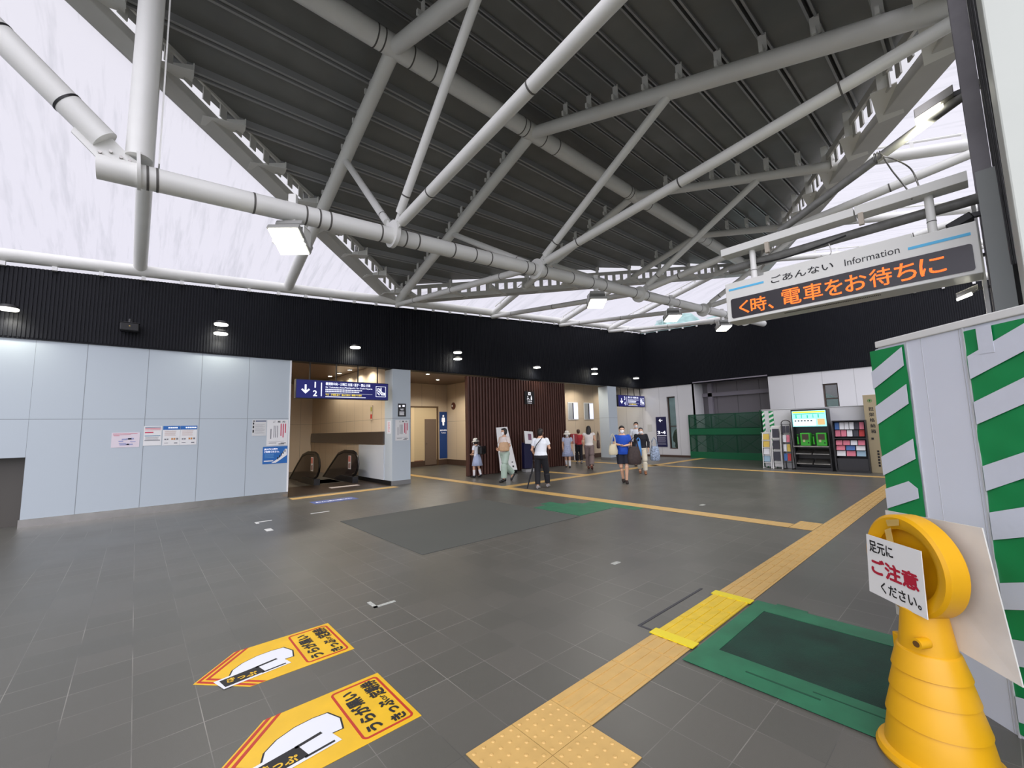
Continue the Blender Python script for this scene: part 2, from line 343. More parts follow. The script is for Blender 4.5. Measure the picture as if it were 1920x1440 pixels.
# ------------------------------------------------------------------ roof
KL, KR, KT, KB = (-2.9, RY), (19.4, RY), (5.95, YA-.1), (5.95, -.38)   # the kite-shaped opaque roof in plan
SEAMS = [.37+.565*i for i in range(11)]
def kite_x(Y):
    t = abs(Y-RY)/((YA-.1-RY) if Y > RY else (RY+.38)); t = min(t, 1)
    return KL[0]+(5.95-KL[0])*t, KR[0]+(5.95-KR[0])*t
def zdeck(X, Y): return zr(X, Y)+.42
b = new(); br_ = new()
for side in (1, -1):
    ys = [0]+SEAMS+[YA-.1-RY if side > 0 else RY+.38]
    ys = sorted(y for y in ys if y <= (YA-.1-RY if side > 0 else RY+.38))
    for i, (a, c) in enumerate(zip(ys, ys[1:])):
        Y0, Y1 = RY+side*a, RY+side*c
        x0, x1 = kite_x(Y0); x2, x3 = kite_x(Y1)
        nseg = 6; lo = []
        for k in range(nseg+1):
            xa = x0+(x1-x0)*k/nseg; xb = x2+(x3-x2)*k/nseg
            lo.append([b.verts.new(p) for p in ((xa, Y0, zdeck(xa, Y0)+.0), (xb, Y1, zdeck(xb, Y1)+.09), (xa, Y0, zdeck(xa, Y0)+.2), (xb, Y1, zdeck(xb, Y1)+.29))])
        for p, q in zip(lo, lo[1:]):
            b.faces.new((p[0], q[0], q[1], p[1])); b.faces.new((p[2], p[3], q[3], q[2])); b.faces.new((p[1], q[1], q[3], p[3])); b.faces.new((p[0], p[2], q[2], q[0]))
        if c < 5.9 and x3-x2 > .4:   # raised rib at the seam
            for k in range(nseg):
                xa = x2+(x3-x2)*k/nseg; xb = x2+(x3-x2)*(k+1)/nseg
                for dy in (0, .075):
                    yy = Y1+side*(dy-.04)
                    p = [(xa, yy, zdeck(xa, yy)-.035), (xb, yy, zdeck(xb, yy)-.035), (xb, yy+.03, zdeck(xb, yy+.03)-.035), (xa, yy+.03, zdeck(xa, yy+.03)-.035)]
                    prism(br_, p, .14, (0, 0, 1))
roof = struct('ceiling', b, deck_m, 'dark grey folded metal roof deck shaped like a kite', 'ceiling')
obj('roof_ribs', br_, deck_rib, roof)
# translucent skylights around the kite
def sky_mat():
    m = bpy.data.materials.new('skylight_sheet'); m.use_nodes = True; n = m.node_tree.nodes; l = m.node_tree.links
    n.remove(n['Principled BSDF']); out = n['Material Output']
    tr = n.new('ShaderNodeBsdfTransparent'); tl = n.new('ShaderNodeBsdfTranslucent'); mx = n.new('ShaderNodeMixShader')
    tc = n.new('ShaderNodeTexCoord'); mp = n.new('ShaderNodeMapping'); mp.inputs['Scale'].default_value = (5, .35, 1)
    nz = n.new('ShaderNodeTexNoise'); nz.inputs['Scale'].default_value = 1.3; nz.inputs['Detail'].default_value = 7; nz.inputs['Roughness'].default_value = .65
    l.new(tc.outputs['Object'], mp.inputs[0]); l.new(mp.outputs[0], nz.inputs['Vector'])
    r = n.new('ShaderNodeValToRGB'); r.color_ramp.elements[0].position = .3; r.color_ramp.elements[0].color = (.88, .88, .895, 1)
    r.color_ramp.elements[1].position = .5; r.color_ramp.elements[1].color = (.97, .965, .98, 1)
    l.new(nz.outputs['Fac'], r.inputs[0]); l.new(r.outputs[0], tr.inputs[0]); l.new(r.outputs[0], tl.inputs[0])
    mx.inputs[0].default_value = .1; l.new(tr.outputs[0], mx.inputs[1]); l.new(tl.outputs[0], mx.inputs[2]); l.new(mx.outputs[0], out.inputs[0])
    return m
skym = sky_mat()
def sheet(name, polys, lab):
    t = new()
    for pl in polys: prism(t, [(x, y, zr(x, y)+.22) for x, y in pl], .012)
    struct(name, t, skym, lab, 'skylight')
def side_sheet(side, xs, kite_end):
    Ye = (YA+.15) if side > 0 else YC-.1; res = []
    for x0, x1 in zip(xs, xs[1:]):
        def inner(x):
            K0, K1 = KL if kite_end < 0 else KR, (5.95, YA-.1 if side > 0 else -.38)
            t = (x-K0[0])/(K1[0]-K0[0])
            return RY if t < 0 else K0[1]+(K1[1]-K0[1])*t
        res.append([(x0, inner(x0)), (x1, inner(x1)), (x1, Ye), (x0, Ye)])
    return res
sheet('window_3', side_sheet(1, [-9, -6, KL[0], -.12, 2.82, 5.9], -1), 'big pale translucent roof glazing above the left wall')
sheet('window_4', side_sheet(1, [6.0, 9.8, 13.6, 17.2, KR[0], XB+.2], 1), 'roof glazing in the far left corner past the dark roof')
sheet('window_5', side_sheet(-1, [6.0, 9.8, 13.6, 17.2, KR[0], XB+.2], 1), 'roof glazing between the dark roof and the information sign')
sheet('window_6', side_sheet(-1, [-9, -6, KL[0], 0, 5.9], -1), 'roof glazing overhead on the near side')

# ridge tube with joint rings
def tube_thing(name, p, q, r, lab, cat, rings=(), m=steel, group=None, ring_m=black, n=28):
    p, q = Vector(p), Vector(q); t = thing(name, lab, cat, p, group=group)
    bb = new(); tube(bb, p, q, r, n); obj('tube', bb, m, t, smooth=True, world=True)
    d = (q-p)
    for s in rings:
        c = p + d*s; dn = d.normalized()
        bb = new(); tube(bb, c-dn*.011, c+dn*.011, r+.004, n); obj('joint_ring', bb, ring_m, t, smooth=True, world=True)
    return t
rr = [s for x in TX[1:-1] for s in (x-.32, x-.2, x+.3, x+.72)]
rr = [(x-KL[0])/(KR[0]-KL[0]) for x in rr if KL[0] < x < KR[0]]
ringm = mat('joint_grey', rgb(92, 90, 86), .6)
tube_thing('ridge_tube', (KL[0], RY, RZ), (KR[0], RY, RZ), .17, 'thick pale ridge tube with dark joint rings under the roof', 'roof tube', rr, ring_m=ringm)
# long lower tube joining the truss nodes (rises gently away)
def nz_(X): return 4.52 + .0595*(X+.12)
LP, LQ = Vector((-.45, RY, 4.40)), Vector((19.2, RY, nz_(19.2)))
LPs = [(x-LP.x)/(LQ.x-LP.x) for x in (-.05, .03, .95, 1.55, 1.72, 1.86, 2.6, 3.0, 3.22, 3.9, 4.35, 4.7, 5.6, 5.8, 6.15, 7.0, 7.7, 8.2, 9.5, 10.1, 11.2, 11.8, 13.3, 13.9, 15.2)]
tube_thing('lower_tube', LP, LQ, .125, 'long pale tube hung below the roof carrying three floodlights', 'roof tube', LPs, ring_m=ringm)
# trusses
NODE = {}
def bracket_bm(X, Y, side):
    t = new(); z = zr(X, Y); top = zdeck(X, Y)-.02
    box(t, X-.1, X+.1, Y-.02, Y+.02, z+.1, z+.19); box(t, X-.006, X+.006, Y-.05, Y+.05, z+.15, top); return t
def truss(X, lab, near=True):
    t = thing('roof_truss', lab, 'roof truss', (X, YA, zf(X)), group='tubular roof trusses')
    ra = .12 if X < 7 else .095
    for side, Ye in ((1, YA-.02), (-1, YC+.05)):
        b = new(); tube(b, (X, RY, RZ-.02), (X, Ye, zr(X, Ye)), ra, 24); obj('rafter', b, steel, t, smooth=True, world=True)
        k0, k1 = None, None
        for s in SEAMS[1:]:
            Y = RY+side*s; a, c = kite_x(Y)
            if a+.15 < X < c-.15 and abs(Y-RY) < abs(Ye-RY): obj('purlin_bracket', bracket_bm(X, Y, side), steel, t, world=True)
        # outside the dark roof the rafter carries a slim ladder rail
        ys = [RY+side*(.3*i) for i in range(1, 22)]; ys = [y for y in ys if not (kite_x(y)[0]-.2 < X < kite_x(y)[1]+.2) and abs(y-RY) < abs(Ye-RY)]
        if len(ys) > 2:
            b = new(); up = Vector((0, 0, .2)); a = Vector((X, ys[0], zr(X, ys[0]))); c = Vector((X, ys[-1], zr(X, ys[-1])))
            tube(b, a+up, c+up, .022, 8)
            for y in ys[::2]: box(b, X-.02, X+.02, y-.025, y+.025, zr(X, y)+.08, zr(X, y)+.2)
            obj('glazing_rail', b, steel, t, world=True)
    if X < -.2: return t
    nd = Vector((X, RY, nz_(X))); NODE[X] = nd
    if X > -.05:
        for side in (1, -1):
            Ym = RY+side*(3.0 if X > 5 else 2.1 if side > 0 else 2.3); Ye = YA-.08 if side > 0 else YC+.1
            for nm, pt, r in (('web_strut', Vector((X, Ym, zr(X, Ym)-.08)), .062 if X < 5 else .07), ('tie_tube', Vector((X, Ye, zr(X, Ye)-.1)), .075)):
                if nm == 'tie_tube' and side > 0 and X < 5: continue
                d = (pt-nd).normalized(); b = new(); tube(b, nd+d*.3, pt, r, 20); tb = obj(nm, b, steel, t, smooth=True, world=True)
                for f in (.18, .5, .82):
                    if nm == 'tie_tube' or f < .2:
                        c = nd+(pt-nd)*f; b = new(); tube(b, c-d*.01, c+d*.01, r+.003, 20); jr = obj('joint_ring', b, ringm, tb, smooth=True, world=False)
                        jr.data.transform(t.matrix_world.inverted())
                b = new(); a_ = Vector((1, 0, 0)); w = d.cross(a_)*.045
                prism(b, [nd-w+a_*-.012, nd+w+a_*-.012, nd+d*.36+w+a_*-.012, nd+d*.36-w+a_*-.012], .024, (1, 0, 0)); obj('gusset', b, steel, t, world=True)
        b = new(); tube(b, nd-Vector((.03, 0, .05)), nd+Vector((.03, 0, -.05)), .21, 28); obj('node_disc', b, steel, t, smooth=True, world=True)
    return t
truss(TX[0], 'roof truss overhead, nearest of all')
truss(TX[1], 'roof truss frame ending above the left end of the white wall')
truss(TX[2], 'roof truss meeting the wall above the white panel edge')
truss(TX[3], 'roof truss springing from the foot of the dark roof over the fascia')
truss(TX[4], 'roof truss next behind the one at the foot of the dark roof')
truss(TX[5], 'slim far roof truss just left of the information sign')
truss(TX[6], 'farthest roof truss by the corner of the two dark fascias')
# members at the near end of the lower tube
n0 = Vector((-.12, RY, 4.52))
t = thing('node_gusset', 'white bolted gusset plate on the near end of the lower tube', 'steel plate', n0)
b = new(); prism(b, [(x, RY-.012, z) for x, z in ((-.45, 4.42), (-.462, 4.5), (-.647, 4.685), (-.625, 4.748), (-.342, 4.741), (-.206, 4.614), (-.06, 4.53), (-.05, 4.46))], .024, (0, 1, 0)); obj('plate', b, steel, t, world=True)
for x, z in ((-.43, 4.55), (-.35, 4.59), (-.27, 4.56), (-.2, 4.55)):
    b = new(); tube(b, (x, RY-.04, z), (x, RY+.04, z), .016, 10); obj('bolt', b, stain, t, world=True)
b = new(); tube(b, (-.14, RY, 4.48), (-.11, RY, 4.482), .2, 28); obj('end_disc', b, steel, t, smooth=True, world=True)
b = new(); tube(b, (-.13, RY, 4.62), (-.1, RY, 9.0), .115, 26)
tag(obj('hanger_tube', b, steel, smooth=True), 'thick upright pale tube rising from the near gusset plate', 'roof tube')
b = new(); box(b, .03, .045, RY-.06, RY+.06, 4.6, 8.9); tag(obj('hanger_fin', b, steel), 'narrow flat fin beside the thick upright tube', 'steel plate')
g = Vector((-.40, RY, 4.70)); h = g+Vector((-.755, 0, .711))*3.2
tube_thing('diagonal_tube', g, h, .125, 'thick diagonal tube crossing the top left corner of the hall', 'roof tube', (.12, .32, .6))

# edge beams of the kite with clips
def edge_beam(P, Q, lab, n_clip):
    P, Q = Vector((*P, 0)), Vector((*Q, 0)); P.z = zr(P.x, P.y)+.05; Q.z = zr(Q.x, Q.y)-.02
    t = thing('edge_beam', lab, 'roof edge beam', Q, group='flat beams round the edge of the dark roof')
    d = (Q-P).normalized(); side = d.cross(Vector((0, 0, 1))).normalized(); ctr = Vector((6, RY, 0))
    if side.dot(ctr-P) < 0: side = -side
    b = new(); w = .17; o_ = -side*.1
    pts = [P+o_-side*w, P+o_+side*w, Q+o_+side*w, Q+o_-side*w]; prism(b, pts, .16); obj('beam', b, steel2, t, world=True, bevel=.01)
    b = new(); up = Vector((0, 0, .34)); pts = [P+side*.16+up, P+side*.2+up, Q+side*.2+up, Q+side*.16+up]; prism(b, pts, .12); obj('edge_angle', b, steel2, t, world=True)
    b = new(); L = (Q-P).length; k = int(L/.32)
    for i in range(k):
        c = P+d*(L*i/k)+side*.15; a2 = c+d*.13
        prism(b, [c+Vector((0, 0, .12)), a2+Vector((0, 0, .12)), a2+side*.02+Vector((0, 0, .12)), c+side*.02+Vector((0, 0, .12))], .26)
    obj('spacer_strip', b, steel2, t, world=True)
    for i in range(n_clip):
        c = P+(Q-P)*((i+.5)/n_clip); X = Vector((1, 0, 0))
        sgn = 1 if X.dot(side) > 0 else -1
        b = new(); e0 = c-X*sgn*.12+Vector((0, 0, -.02)); e1 = c+X*sgn*.5+Vector((0, 0, .1)); wy = Vector((0, .14, 0))
        prism(b, [e0-wy, e1-wy, e1+wy, e0+wy], .012); prism(b, [e0+Vector((0, 0, .01)), e1+Vector((0, 0, .01)), e1+Vector((0, 0, .2)), e0+Vector((0, 0, .05))], .012, (0, 1, 0))
        obj('outrigger_bracket', b, steel, t, world=True)
        b = new(); box(b, e1.x-.008, e1.x+.008, e1.y-.06, e1.y+.06, e1.z, zdeck(e1.x, e1.y)); obj('purlin_post', b, steel, t, world=True)
edge_beam((KL[0], RY+.02), (5.85, YA-.1), 'flat beam slanting from top left down to the fascia', 11)
edge_beam((KL[0], RY-.02), (5.85, -.3), 'flat edge beam overhead near the camera side', 11)
edge_beam((KR[0], RY+.02), (6.05, YA-.1), 'flat far edge beam running low above the fascia lamps', 11)
edge_beam((KR[0], RY-.02), (6.05, -.3), 'flat edge beam behind the bright floodlight at top right', 11)

# perimeter tubes on the fascia tops with clips
def rail_tube(name, p, q, r, lab, nclip):
    p, q = Vector(p), Vector(q); t = thing(name, lab, 'roof tube', p)
    b = new(); tube(b, p, q, r, 24); obj('tube', b, steel, t, smooth=True, world=True)
    for i in range(nclip):
        c = p+(q-p)*((i+.5)/nclip); b = new(); dn = (q-p).normalized(); sd = Vector((0, -1, 0)) if abs(dn.x) > .5 else Vector((-1, 0, 0))
        c = c+sd*(r*.4)+Vector((0, 0, -r-.055)); box(b, c.x-.035, c.x+.035, c.y-.035, c.y+.035, c.z-.04, c.z+.04); obj('clip', b, whitem, t, world=True)
rail_tube('eaves_tube', (-9, YA-.06, ftop(-9)+.2), (XB, YA-.06, ftop(XB)+.17), .125, 'long pale tube lying along the top of the left fascia', 44)
rail_tube('eaves_tube', (XB-.06, YA, ftopB(YA)+.12), (XB-.06, YC, ftopB(YC)+.12), .11, 'pale tube lying along the top of the right fascia', 18)

# ------------------------------------------------------------------ lamps
lampw = mat('lamp_glow', (1, .98, .86, 1), .5, emit=14)
def wall_lamp(X, z, lab, power=14, two=False):
    t = thing('wall_lamp', lab, 'lamp', (X, YA-.05, z), group='small downlights along the left fascia')
    b = new(); tube(b, (0, .02, .06), (0, -.2, .06), .014, 8); obj('arm', b, dark, t)
    b = new(); lathe(b, [(.02, .07), (.11, .06), (.145, .015), (.145, 0)], 20, (0, -.25, 0)); obj('shade', b, dark, t, smooth=True)
    b = new(); lathe(b, [(.14, -.012), (.135, -.03), (.08, -.04)], 20, (0, -.25, 0)); obj('lens', b, lampw, t, smooth=True)
    spot(t, (0, -.22, -.06), power*1.8, R(130), .8, (1, .98, .86), .06, (0, .25, -1))
wall_lamp(-1.89, 4.05, 'downlight on the fascia at the far left edge', 22)
wall_lamp(1.37, 4.24, 'upper of the two lamps above the white wall posters', 14); wall_lamp(1.37, 4.02, 'lower of the two lamps above the white wall posters', 14)
wall_lamp(4.56, 4.04, 'single downlight above the nearer blue platform sign')
wall_lamp(8.07, 4.25, 'upper of the two lamps above the toilet recess', 8); wall_lamp(8.07, 4.03, 'lower of the two lamps above the toilet recess', 8)
wall_lamp(11.87, 4.03, 'single downlight above the slat screen sign')
wall_lamp(15.6, 4.25, 'upper of the two lamps right of the slat screen', 8); wall_lamp(15.6, 4.03, 'lower of the two lamps right of the slat screen', 8)
wall_lamp(19.02, 4.03, 'downlight above the farther blue platform sign')
def floodlight(X, lab, power=60, aim=(0, 0, -1)):
    z = nz_(X)-.125
    t = thing('floodlight', lab, 'floodlight', (X, RY, z), rz=R(-40), group='floodlights hanging from the lower tube')
    b = new(); box(b, -.05, .05, -.03, .03, -.26, .28); box(b, -.012, .012, .03, .12, -.1, .1); obj('hanger', b, steel, t, bevel=.004)
    b = new(); box(b, -.2, -.185, -.1, .1, -.42, -.2); box(b, .185, .2, -.1, .1, -.42, -.2); box(b, -.2, .2, -.09, .09, -.21, -.19); obj('yoke', b, steel, t)
    TL = Matrix.Translation((0, 0, -.3)) @ Matrix.Rotation(R(-30 if X < 5 else -13), 4, 'X') @ Matrix.Translation((0, 0, .3))
    b = new(); prism(b, [(-.17, -.16, -.24), (.17, -.16, -.24), (.2, .2, -.34), (-.2, .2, -.34)], .07)
    prism(b, [(-.2, -.22, -.42), (.2, -.22, -.42), (.2, .2, -.42), (-.2, .2, -.42)], .07); b.transform(TL); obj('housing', b, mat('housing_grey', rgb(150, 150, 146), .5), t, bevel=.01)
    b = new(); box(b, -.18, .18, -.2, -.01, -.44, -.42); box(b, -.18, .18, .01, .18, -.44, -.42); b.transform(TL); obj('lens', b, lampw, t)
    spot(t, (0, -.12, -.5), power, R(140), .8, (1, .98, .9), .12, aim)
    return t
floodlight(1.4, 'large floodlight with two lenses nearest the white wall', 200)
floodlight(7.92, 'floodlight hanging left of the far roof truss node', 230)
floodlight(11.5, 'floodlight hanging midway to the information sign', 230)
floodlight(15.1, 'floodlight hanging just left of the information sign', 160)

# ------------------------------------------------------------------ escalator balustrades
def escalator(X, Y0, lab):
    t = thing('escalator_balustrade', lab, 'escalator', (X, Y0, 0), group='balustrades of the descending escalator')
    up = (1, 0, 0)
    # outline of the balustrade seen from the side: (y, z)
    top = [(.42, .24), (.2, .3), (.05, .45), (0, .62), (.05, .8), (.2, .93), (.42, .98), (1.2, .98), (1.75, .88), (2.3, .58), (3.6, -.18), (5.2, -1.1)]
    low = [(5.2, -1.75), (3.6, -.85), (2.3, -.1), (1.7, .1), (1.2, .12), (.42, .12)]
    b = new(); prism(b, [(-.02, y, z) for y, z in top+low], .04, (1, 0, 0)); obj('panel', b, mat('balustrade_panel', rgb(66, 56, 54), .1, metal=.4), t)
    b = new(); loft(b, [(0, y, z) for y, z in top], .06, .035, 12, up=up); obj('handrail', b, mat('rubber_handrail', rgb(20, 19, 20), .25), t, smooth=True)
    b = new(); loft(b, [(0, y+.055, z+(.5-z)*.1) for y, z in top[1:6]]+[(0, y, z-.055) for y, z in top[6:9]], .075, .012, 10, up=up); obj('handrail_guide', b, chrome, t, smooth=True)
    b = new(); prism(b, [(-.09, y, z) for y, z in [(.2, 0), (.2, .2), (1.3, .2), (1.75, .12), (2.35, -.2), (5.2, -1.85), (5.2, -2.2), (1.8, -.05), (1.2, 0)]], .18, (1, 0, 0)); obj('skirting', b, dark, t, bevel=.008)
    b = new(); box(b, -.027, -.021, .55, .78, .42, .86); obj('notice', b, paper, t)
    b = new(); box(b, -.03, -.027, .57, .76, .66, .84); obj('notice_block', b, mat('notice_pink', rgb(200, 120, 110), .7), t)
    b = new(); box(b, -.03, -.027, .59, .65, .45, .62); box(b, -.03, -.027, .68, .74, .45, .6); obj('notice_figures', b, mat('notice_brown', rgb(120, 70, 60), .7), t)
    return t
escalator(4.3, 13.9, 'nearer dark escalator balustrade with rounded handrail end')
escalator(5.35, 13.5, 'escalator balustrade next to the white lower wall')
b = new()
for i in range(9): box(b, 4.42, 5.22, 14.5+i*.4, 14.9+i*.4, -.4-i*.2*(i > 2), .0-max(0, i-2)*.2)
tag(obj('escalator_steps', b, mat('step_metal', rgb(60, 56, 54), .4, metal=.6)), 'dark ribbed escalator steps between the two balustrades', 'escalator')
b = new(); box(b, 4.35, 5.2, 12.95, 13.2, .006, .012); tag(obj('floor_sticker', b, mat('sticker_pale', rgb(190, 180, 175), .6)), 'pale strip sticker on the dark landing before the escalator', 'sticker')
b = new(); box(b, 5.81, 5.83, 12.95, 13.15, 1.85, 2.35); 
t = thing('fire_alarm_plate', 'narrow plate with red mark on the beige bay wall', 'wall plate', (5.82, 13.6, 2.0))
b.free(); b = new(); box(b, -.01, .01, -.09, .09, 0, .5); obj('plate', b, beige, t); b = new(); box(b, -.014, -.01, -.06, .06, .06, .2); obj('red_mark', b, red, t); b = new(); box(b, -.014, -.01, -.05, .05, .3, .44); obj('yellow_mark', b, mat('mark_green', rgb(150, 150, 60), .6), t)

# ------------------------------------------------------------------ ceiling downlights
def downlight(x, y, z, lab, p=12, col=(1, .9, .72)):
    t = thing('ceiling_downlight', lab, 'lamp', (x, y, z), group='recessed downlights in the soffits')
    b = new(); lathe(b, [(.09, 0), (.09, -.01), (.07, -.012)], 20); obj('ring', b, whitem, t, smooth=True)
    b = new(); lathe(b, [(.068, -.012), (.05, -.016)], 20); obj('lens', b, lampw, t, smooth=True)
    spot(t, (0, 0, -.04), p*4.6, R(150), .5, col, .05)
warm = (1, .92, .79)
downlight(8.3, 14.2, 3.79, 'downlight in the toilet recess soffit, nearer the hall', 55, warm)
downlight(9.6, 15.6, 3.79, 'downlight in the toilet recess soffit, nearer the blue restroom sign', 45, warm)
downlight(3.6, 13.0, 3.79, 'downlight above the nearer platform sign', 35, warm)
for i, y in enumerate((13.6, 14.6, 15.6, 16.6)):
    downlight(5.45, y, 3.79, ['downlight over the escalator wall, closest to the column', 'second downlight over the escalator wall', 'third downlight over the escalator wall', 'deepest downlight over the escalator wall'][i], 14, warm)
downlight(15.4, 12.8, 3.79, 'downlight in the soffit left of the far column', 18, warm)
downlight(16.4, 13.1, 3.79, 'downlight in the soffit near the two small windows', 14, warm)
downlight(19.0, 13.0, 3.79, 'downlight above the farther platform sign', 18, warm)
t = thing('soffit_camera', 'small double dome camera under the brown bay soffit', 'camera', (4.6, 13.2, 3.8))
b = new(); lathe(b, [(.08, 0), (.08, -.05), (.05, -.09)], 18); obj('dome', b, whitem, t, smooth=True); b = new(); lathe(b, [(.05, -.09), (.03, -.12), (.0, -.13)], 16); obj('lens', b, dark, t, smooth=True)

# ------------------------------------------------------------------ wall frames: right = +X, up = +Z, facing the hall
XR, ZU, YR = (1, 0, 0), (0, 0, 1), (0, -1, 0)
def onA(x, z, y=YA): return ((x, y-.001, z), XR, ZU)
def onB(y, z, x=XB): return ((x-.001, y, z), YR, ZU)
def rows(x0, x1, y0, y1, n, fill=.5, jag=.25, rnd=None):
    rr = random.Random(rnd or n); out = []; h = (y1-y0)/n
    for i in range(n): out.append((x0, x1-(x1-x0)*jag*rr.random(), y1-h*(i+.8), y1-h*(i+.8)+h*fill))
    return out
ink = mat('ink_grey', rgb(120, 120, 125), .8); pinki = mat('ink_pink', rgb(196, 70, 96), .8); teal = mat('ink_teal', rgb(60, 120, 150), .8)
t = thing('map_poster', 'pale landscape map poster, leftmost on the white wall', 'poster', frame=onA(-.38, 1.42)); plate('sheet', t, mat('paper_pinkish', rgb(216, 206, 212), .7), 0, .44, 0, .31)
bars('red_lines', t, pinki, [(.02, .4, .285, .292), (.02, .3, .265, .27), (.03, .12, .24, .25)])
b = new(); rr = random.Random(3)
for i in range(9):
    x = .04+rr.random()*.3; y = .04+rr.random()*.14; box(b, x, x+.05+rr.random()*.06, y, y+.012+rr.random()*.02, .004, .006)
obj('map_shapes', b, mat('ink_lavender', rgb(150, 155, 190), .8), t)
t = thing('fare_poster', 'portrait poster with pink and teal bands on the white wall', 'poster', frame=onA(.12, 1.44)); plate('sheet', t, paper, 0, .3, 0, .42)
bars('pink_bands', t, pinki, [(.02, .28, .365, .38), (.02, .28, .335, .345), (.02, .16, .27, .295)]); bars('teal_bands', t, teal, [(.02, .28, .2, .215), (.02, .28, .39, .4)]); bars('dark_band', t, ink, [(.02, .28, .105, .12)]+rows(.03, .27, .13, .19, 3, .3))
for x, lab, s in ((.44, 'blue headed poster in the middle of the row of three', '定期乗車券'), (.745, 'blue headed poster at the right of the row of three', '企画きっぷ')):
    t = thing('notice_poster', lab, 'poster', frame=onA(x, 1.43)); plate('sheet', t, paper, 0, .3, 0, .43); bars('header', t, blue, [(0, .3, .345, .43)], .0045)
    bars('header_marks', t, text_w, [(.09+i*.034, .114+i*.034, .375, .402) for i in range(5 if x < .7 else 6)], .0075)
    bars('text_rows', t, mat('ink_peach', rgb(190, 160, 150), .8), rows(.03, .27, .21, .33, 5, .3)); bars('pictures', t, mat('ink_orange', rgb(190, 130, 70), .8), [(.15, .18, .12, .16), (.19, .22, .12, .16)]); bars('captions', t, ink, [(.03, .06, .12, .15), (.07, .1, .12, .15), (.03, .1, .05, .06), (.2, .26, .04, .06), (.235, .27, .12, .16)])
t = thing('timetable_notice', 'small sheet with black side marks near the wall end', 'notice', frame=onA(2.14, 1.59)); plate('sheet', t, mat('paper_grey', rgb(205, 206, 204), .7), 0, .31, 0, .4)
bars('black_marks', t, text_k, [(.01, .04, .28, .33), (.01, .04, .19, .25), (.01, .04, .08, .15), (.02, .05, .35, .38)]); bars('top_bar', t, mat('ink_slate', rgb(90, 100, 125), .8), [(.07, .3, .35, .38)]); bars('text_rows', t, ink, rows(.06, .28, .06, .3, 8, .15))
def vertical_notice(frame, lab, sx=1, sy=1):
    t = thing('guidance_notice', lab, 'notice', frame=frame); plate('sheet', t, paper, 0, .48*sx, 0, .65*sy)
    text_mesh('lettering', 'ご  案  内', text_k, t, .27*sx, .6*sy, w=.28*sx, h=.045*sy, bold=.02, z=.006)
    cols = [(.42, .12), (.37, .18), (.32, .16), (.27, .14)]
    bars('pink_columns', t, pinki, [((x-.012)*sx, (x+.012)*sx, (.54-L_*1.9)*sy, .55*sy) for x, L_ in cols[:3]])
    bars('grey_columns', t, ink, [((x-.008)*sx, (x+.006)*sx, .2*sy, .5*sy) for x in (.24, .2, .16)]+[(.08*sx, .1*sx, .17*sy, .42*sy), (.04*sx, .4*sx, .1*sy, .105*sy)])
    bars('black_footnotes', t, text_k, [(.05*sx, .22*sx, .06*sy, .07*sy), (.32*sx, .44*sx, .05*sy, .065*sy), (.27*sx, .4*sx, .025*sy, .04*sy)])
vertical_notice(onA(2.465, 1.335), 'white notice with vertical pink text at the wall end')
vertical_notice(onA(5.93, 1.335, YA-.03), 'white notice with vertical pink text on the near column', .95, .97)
t = thing('escalator_poster', 'bright blue poster showing people on an escalator', 'poster', frame=onA(2.39, .88)); plate('sheet', t, blue, 0, .56, 0, .43)
text_mesh('lettering', '歩かずに２列で', text_w, t, .03, .365, w=.3, h=.05, bold=.03, align='L', z=.006); text_mesh('lettering', 'ご利用ください。', text_w, t, .03, .3, w=.34, h=.05, bold=.03, align='L', z=.006)
bars('small_text', t, mat('ink_lightblue', rgb(110, 165, 210), .8), rows(.04, .26, .15, .26, 4, .3))
b = new(); prism(b, [(.2, .02, .004), (.3, .02, .004), (.55, .2, .004), (.55, .36, .004), (.5, .36, .004), (.4, .16, .004)], .002); box(b, .03, .24, .06, .085, .004, .006); obj('escalator_picture', b, whitem, t)
b = new(); rr = random.Random(5)
for i in range(5):
    x = .33+i*.04; y = .1+i*.045; box(b, x, x+.02, y, y+.06, .006, .008)
obj('people_picture', b, text_k, t)
t = thing('direction_plate', 'small dark square sign high on the near column', 'sign', frame=onA(6.01, 2.07, YA-.03)); plate('board', t, dark, 0, .27, 0, .4)
bars('white_marks', t, text_w, [(.03, .09, .29, .35), (.15, .23, .3, .36), (.12, .14, .19, .24)]+rows(.05, .22, .04, .16, 4, .35)); text_mesh('lettering', '1  2', text_w, t, .135, .22, h=.05, z=.007)
t = thing('round_notice', 'faint pink sheet on the left side of the near column', 'notice', frame=((5.829, 12.45, 1.55), (0, -1, 0), ZU)); plate('sheet', t, mat('paper_white', rgb(214, 216, 222), .7), 0, .28, 0, .4); bars('pink_rows', t, mat('ink_palepink', rgb(214, 150, 160), .8), rows(.08, .2, .05, .36, 8, .5))

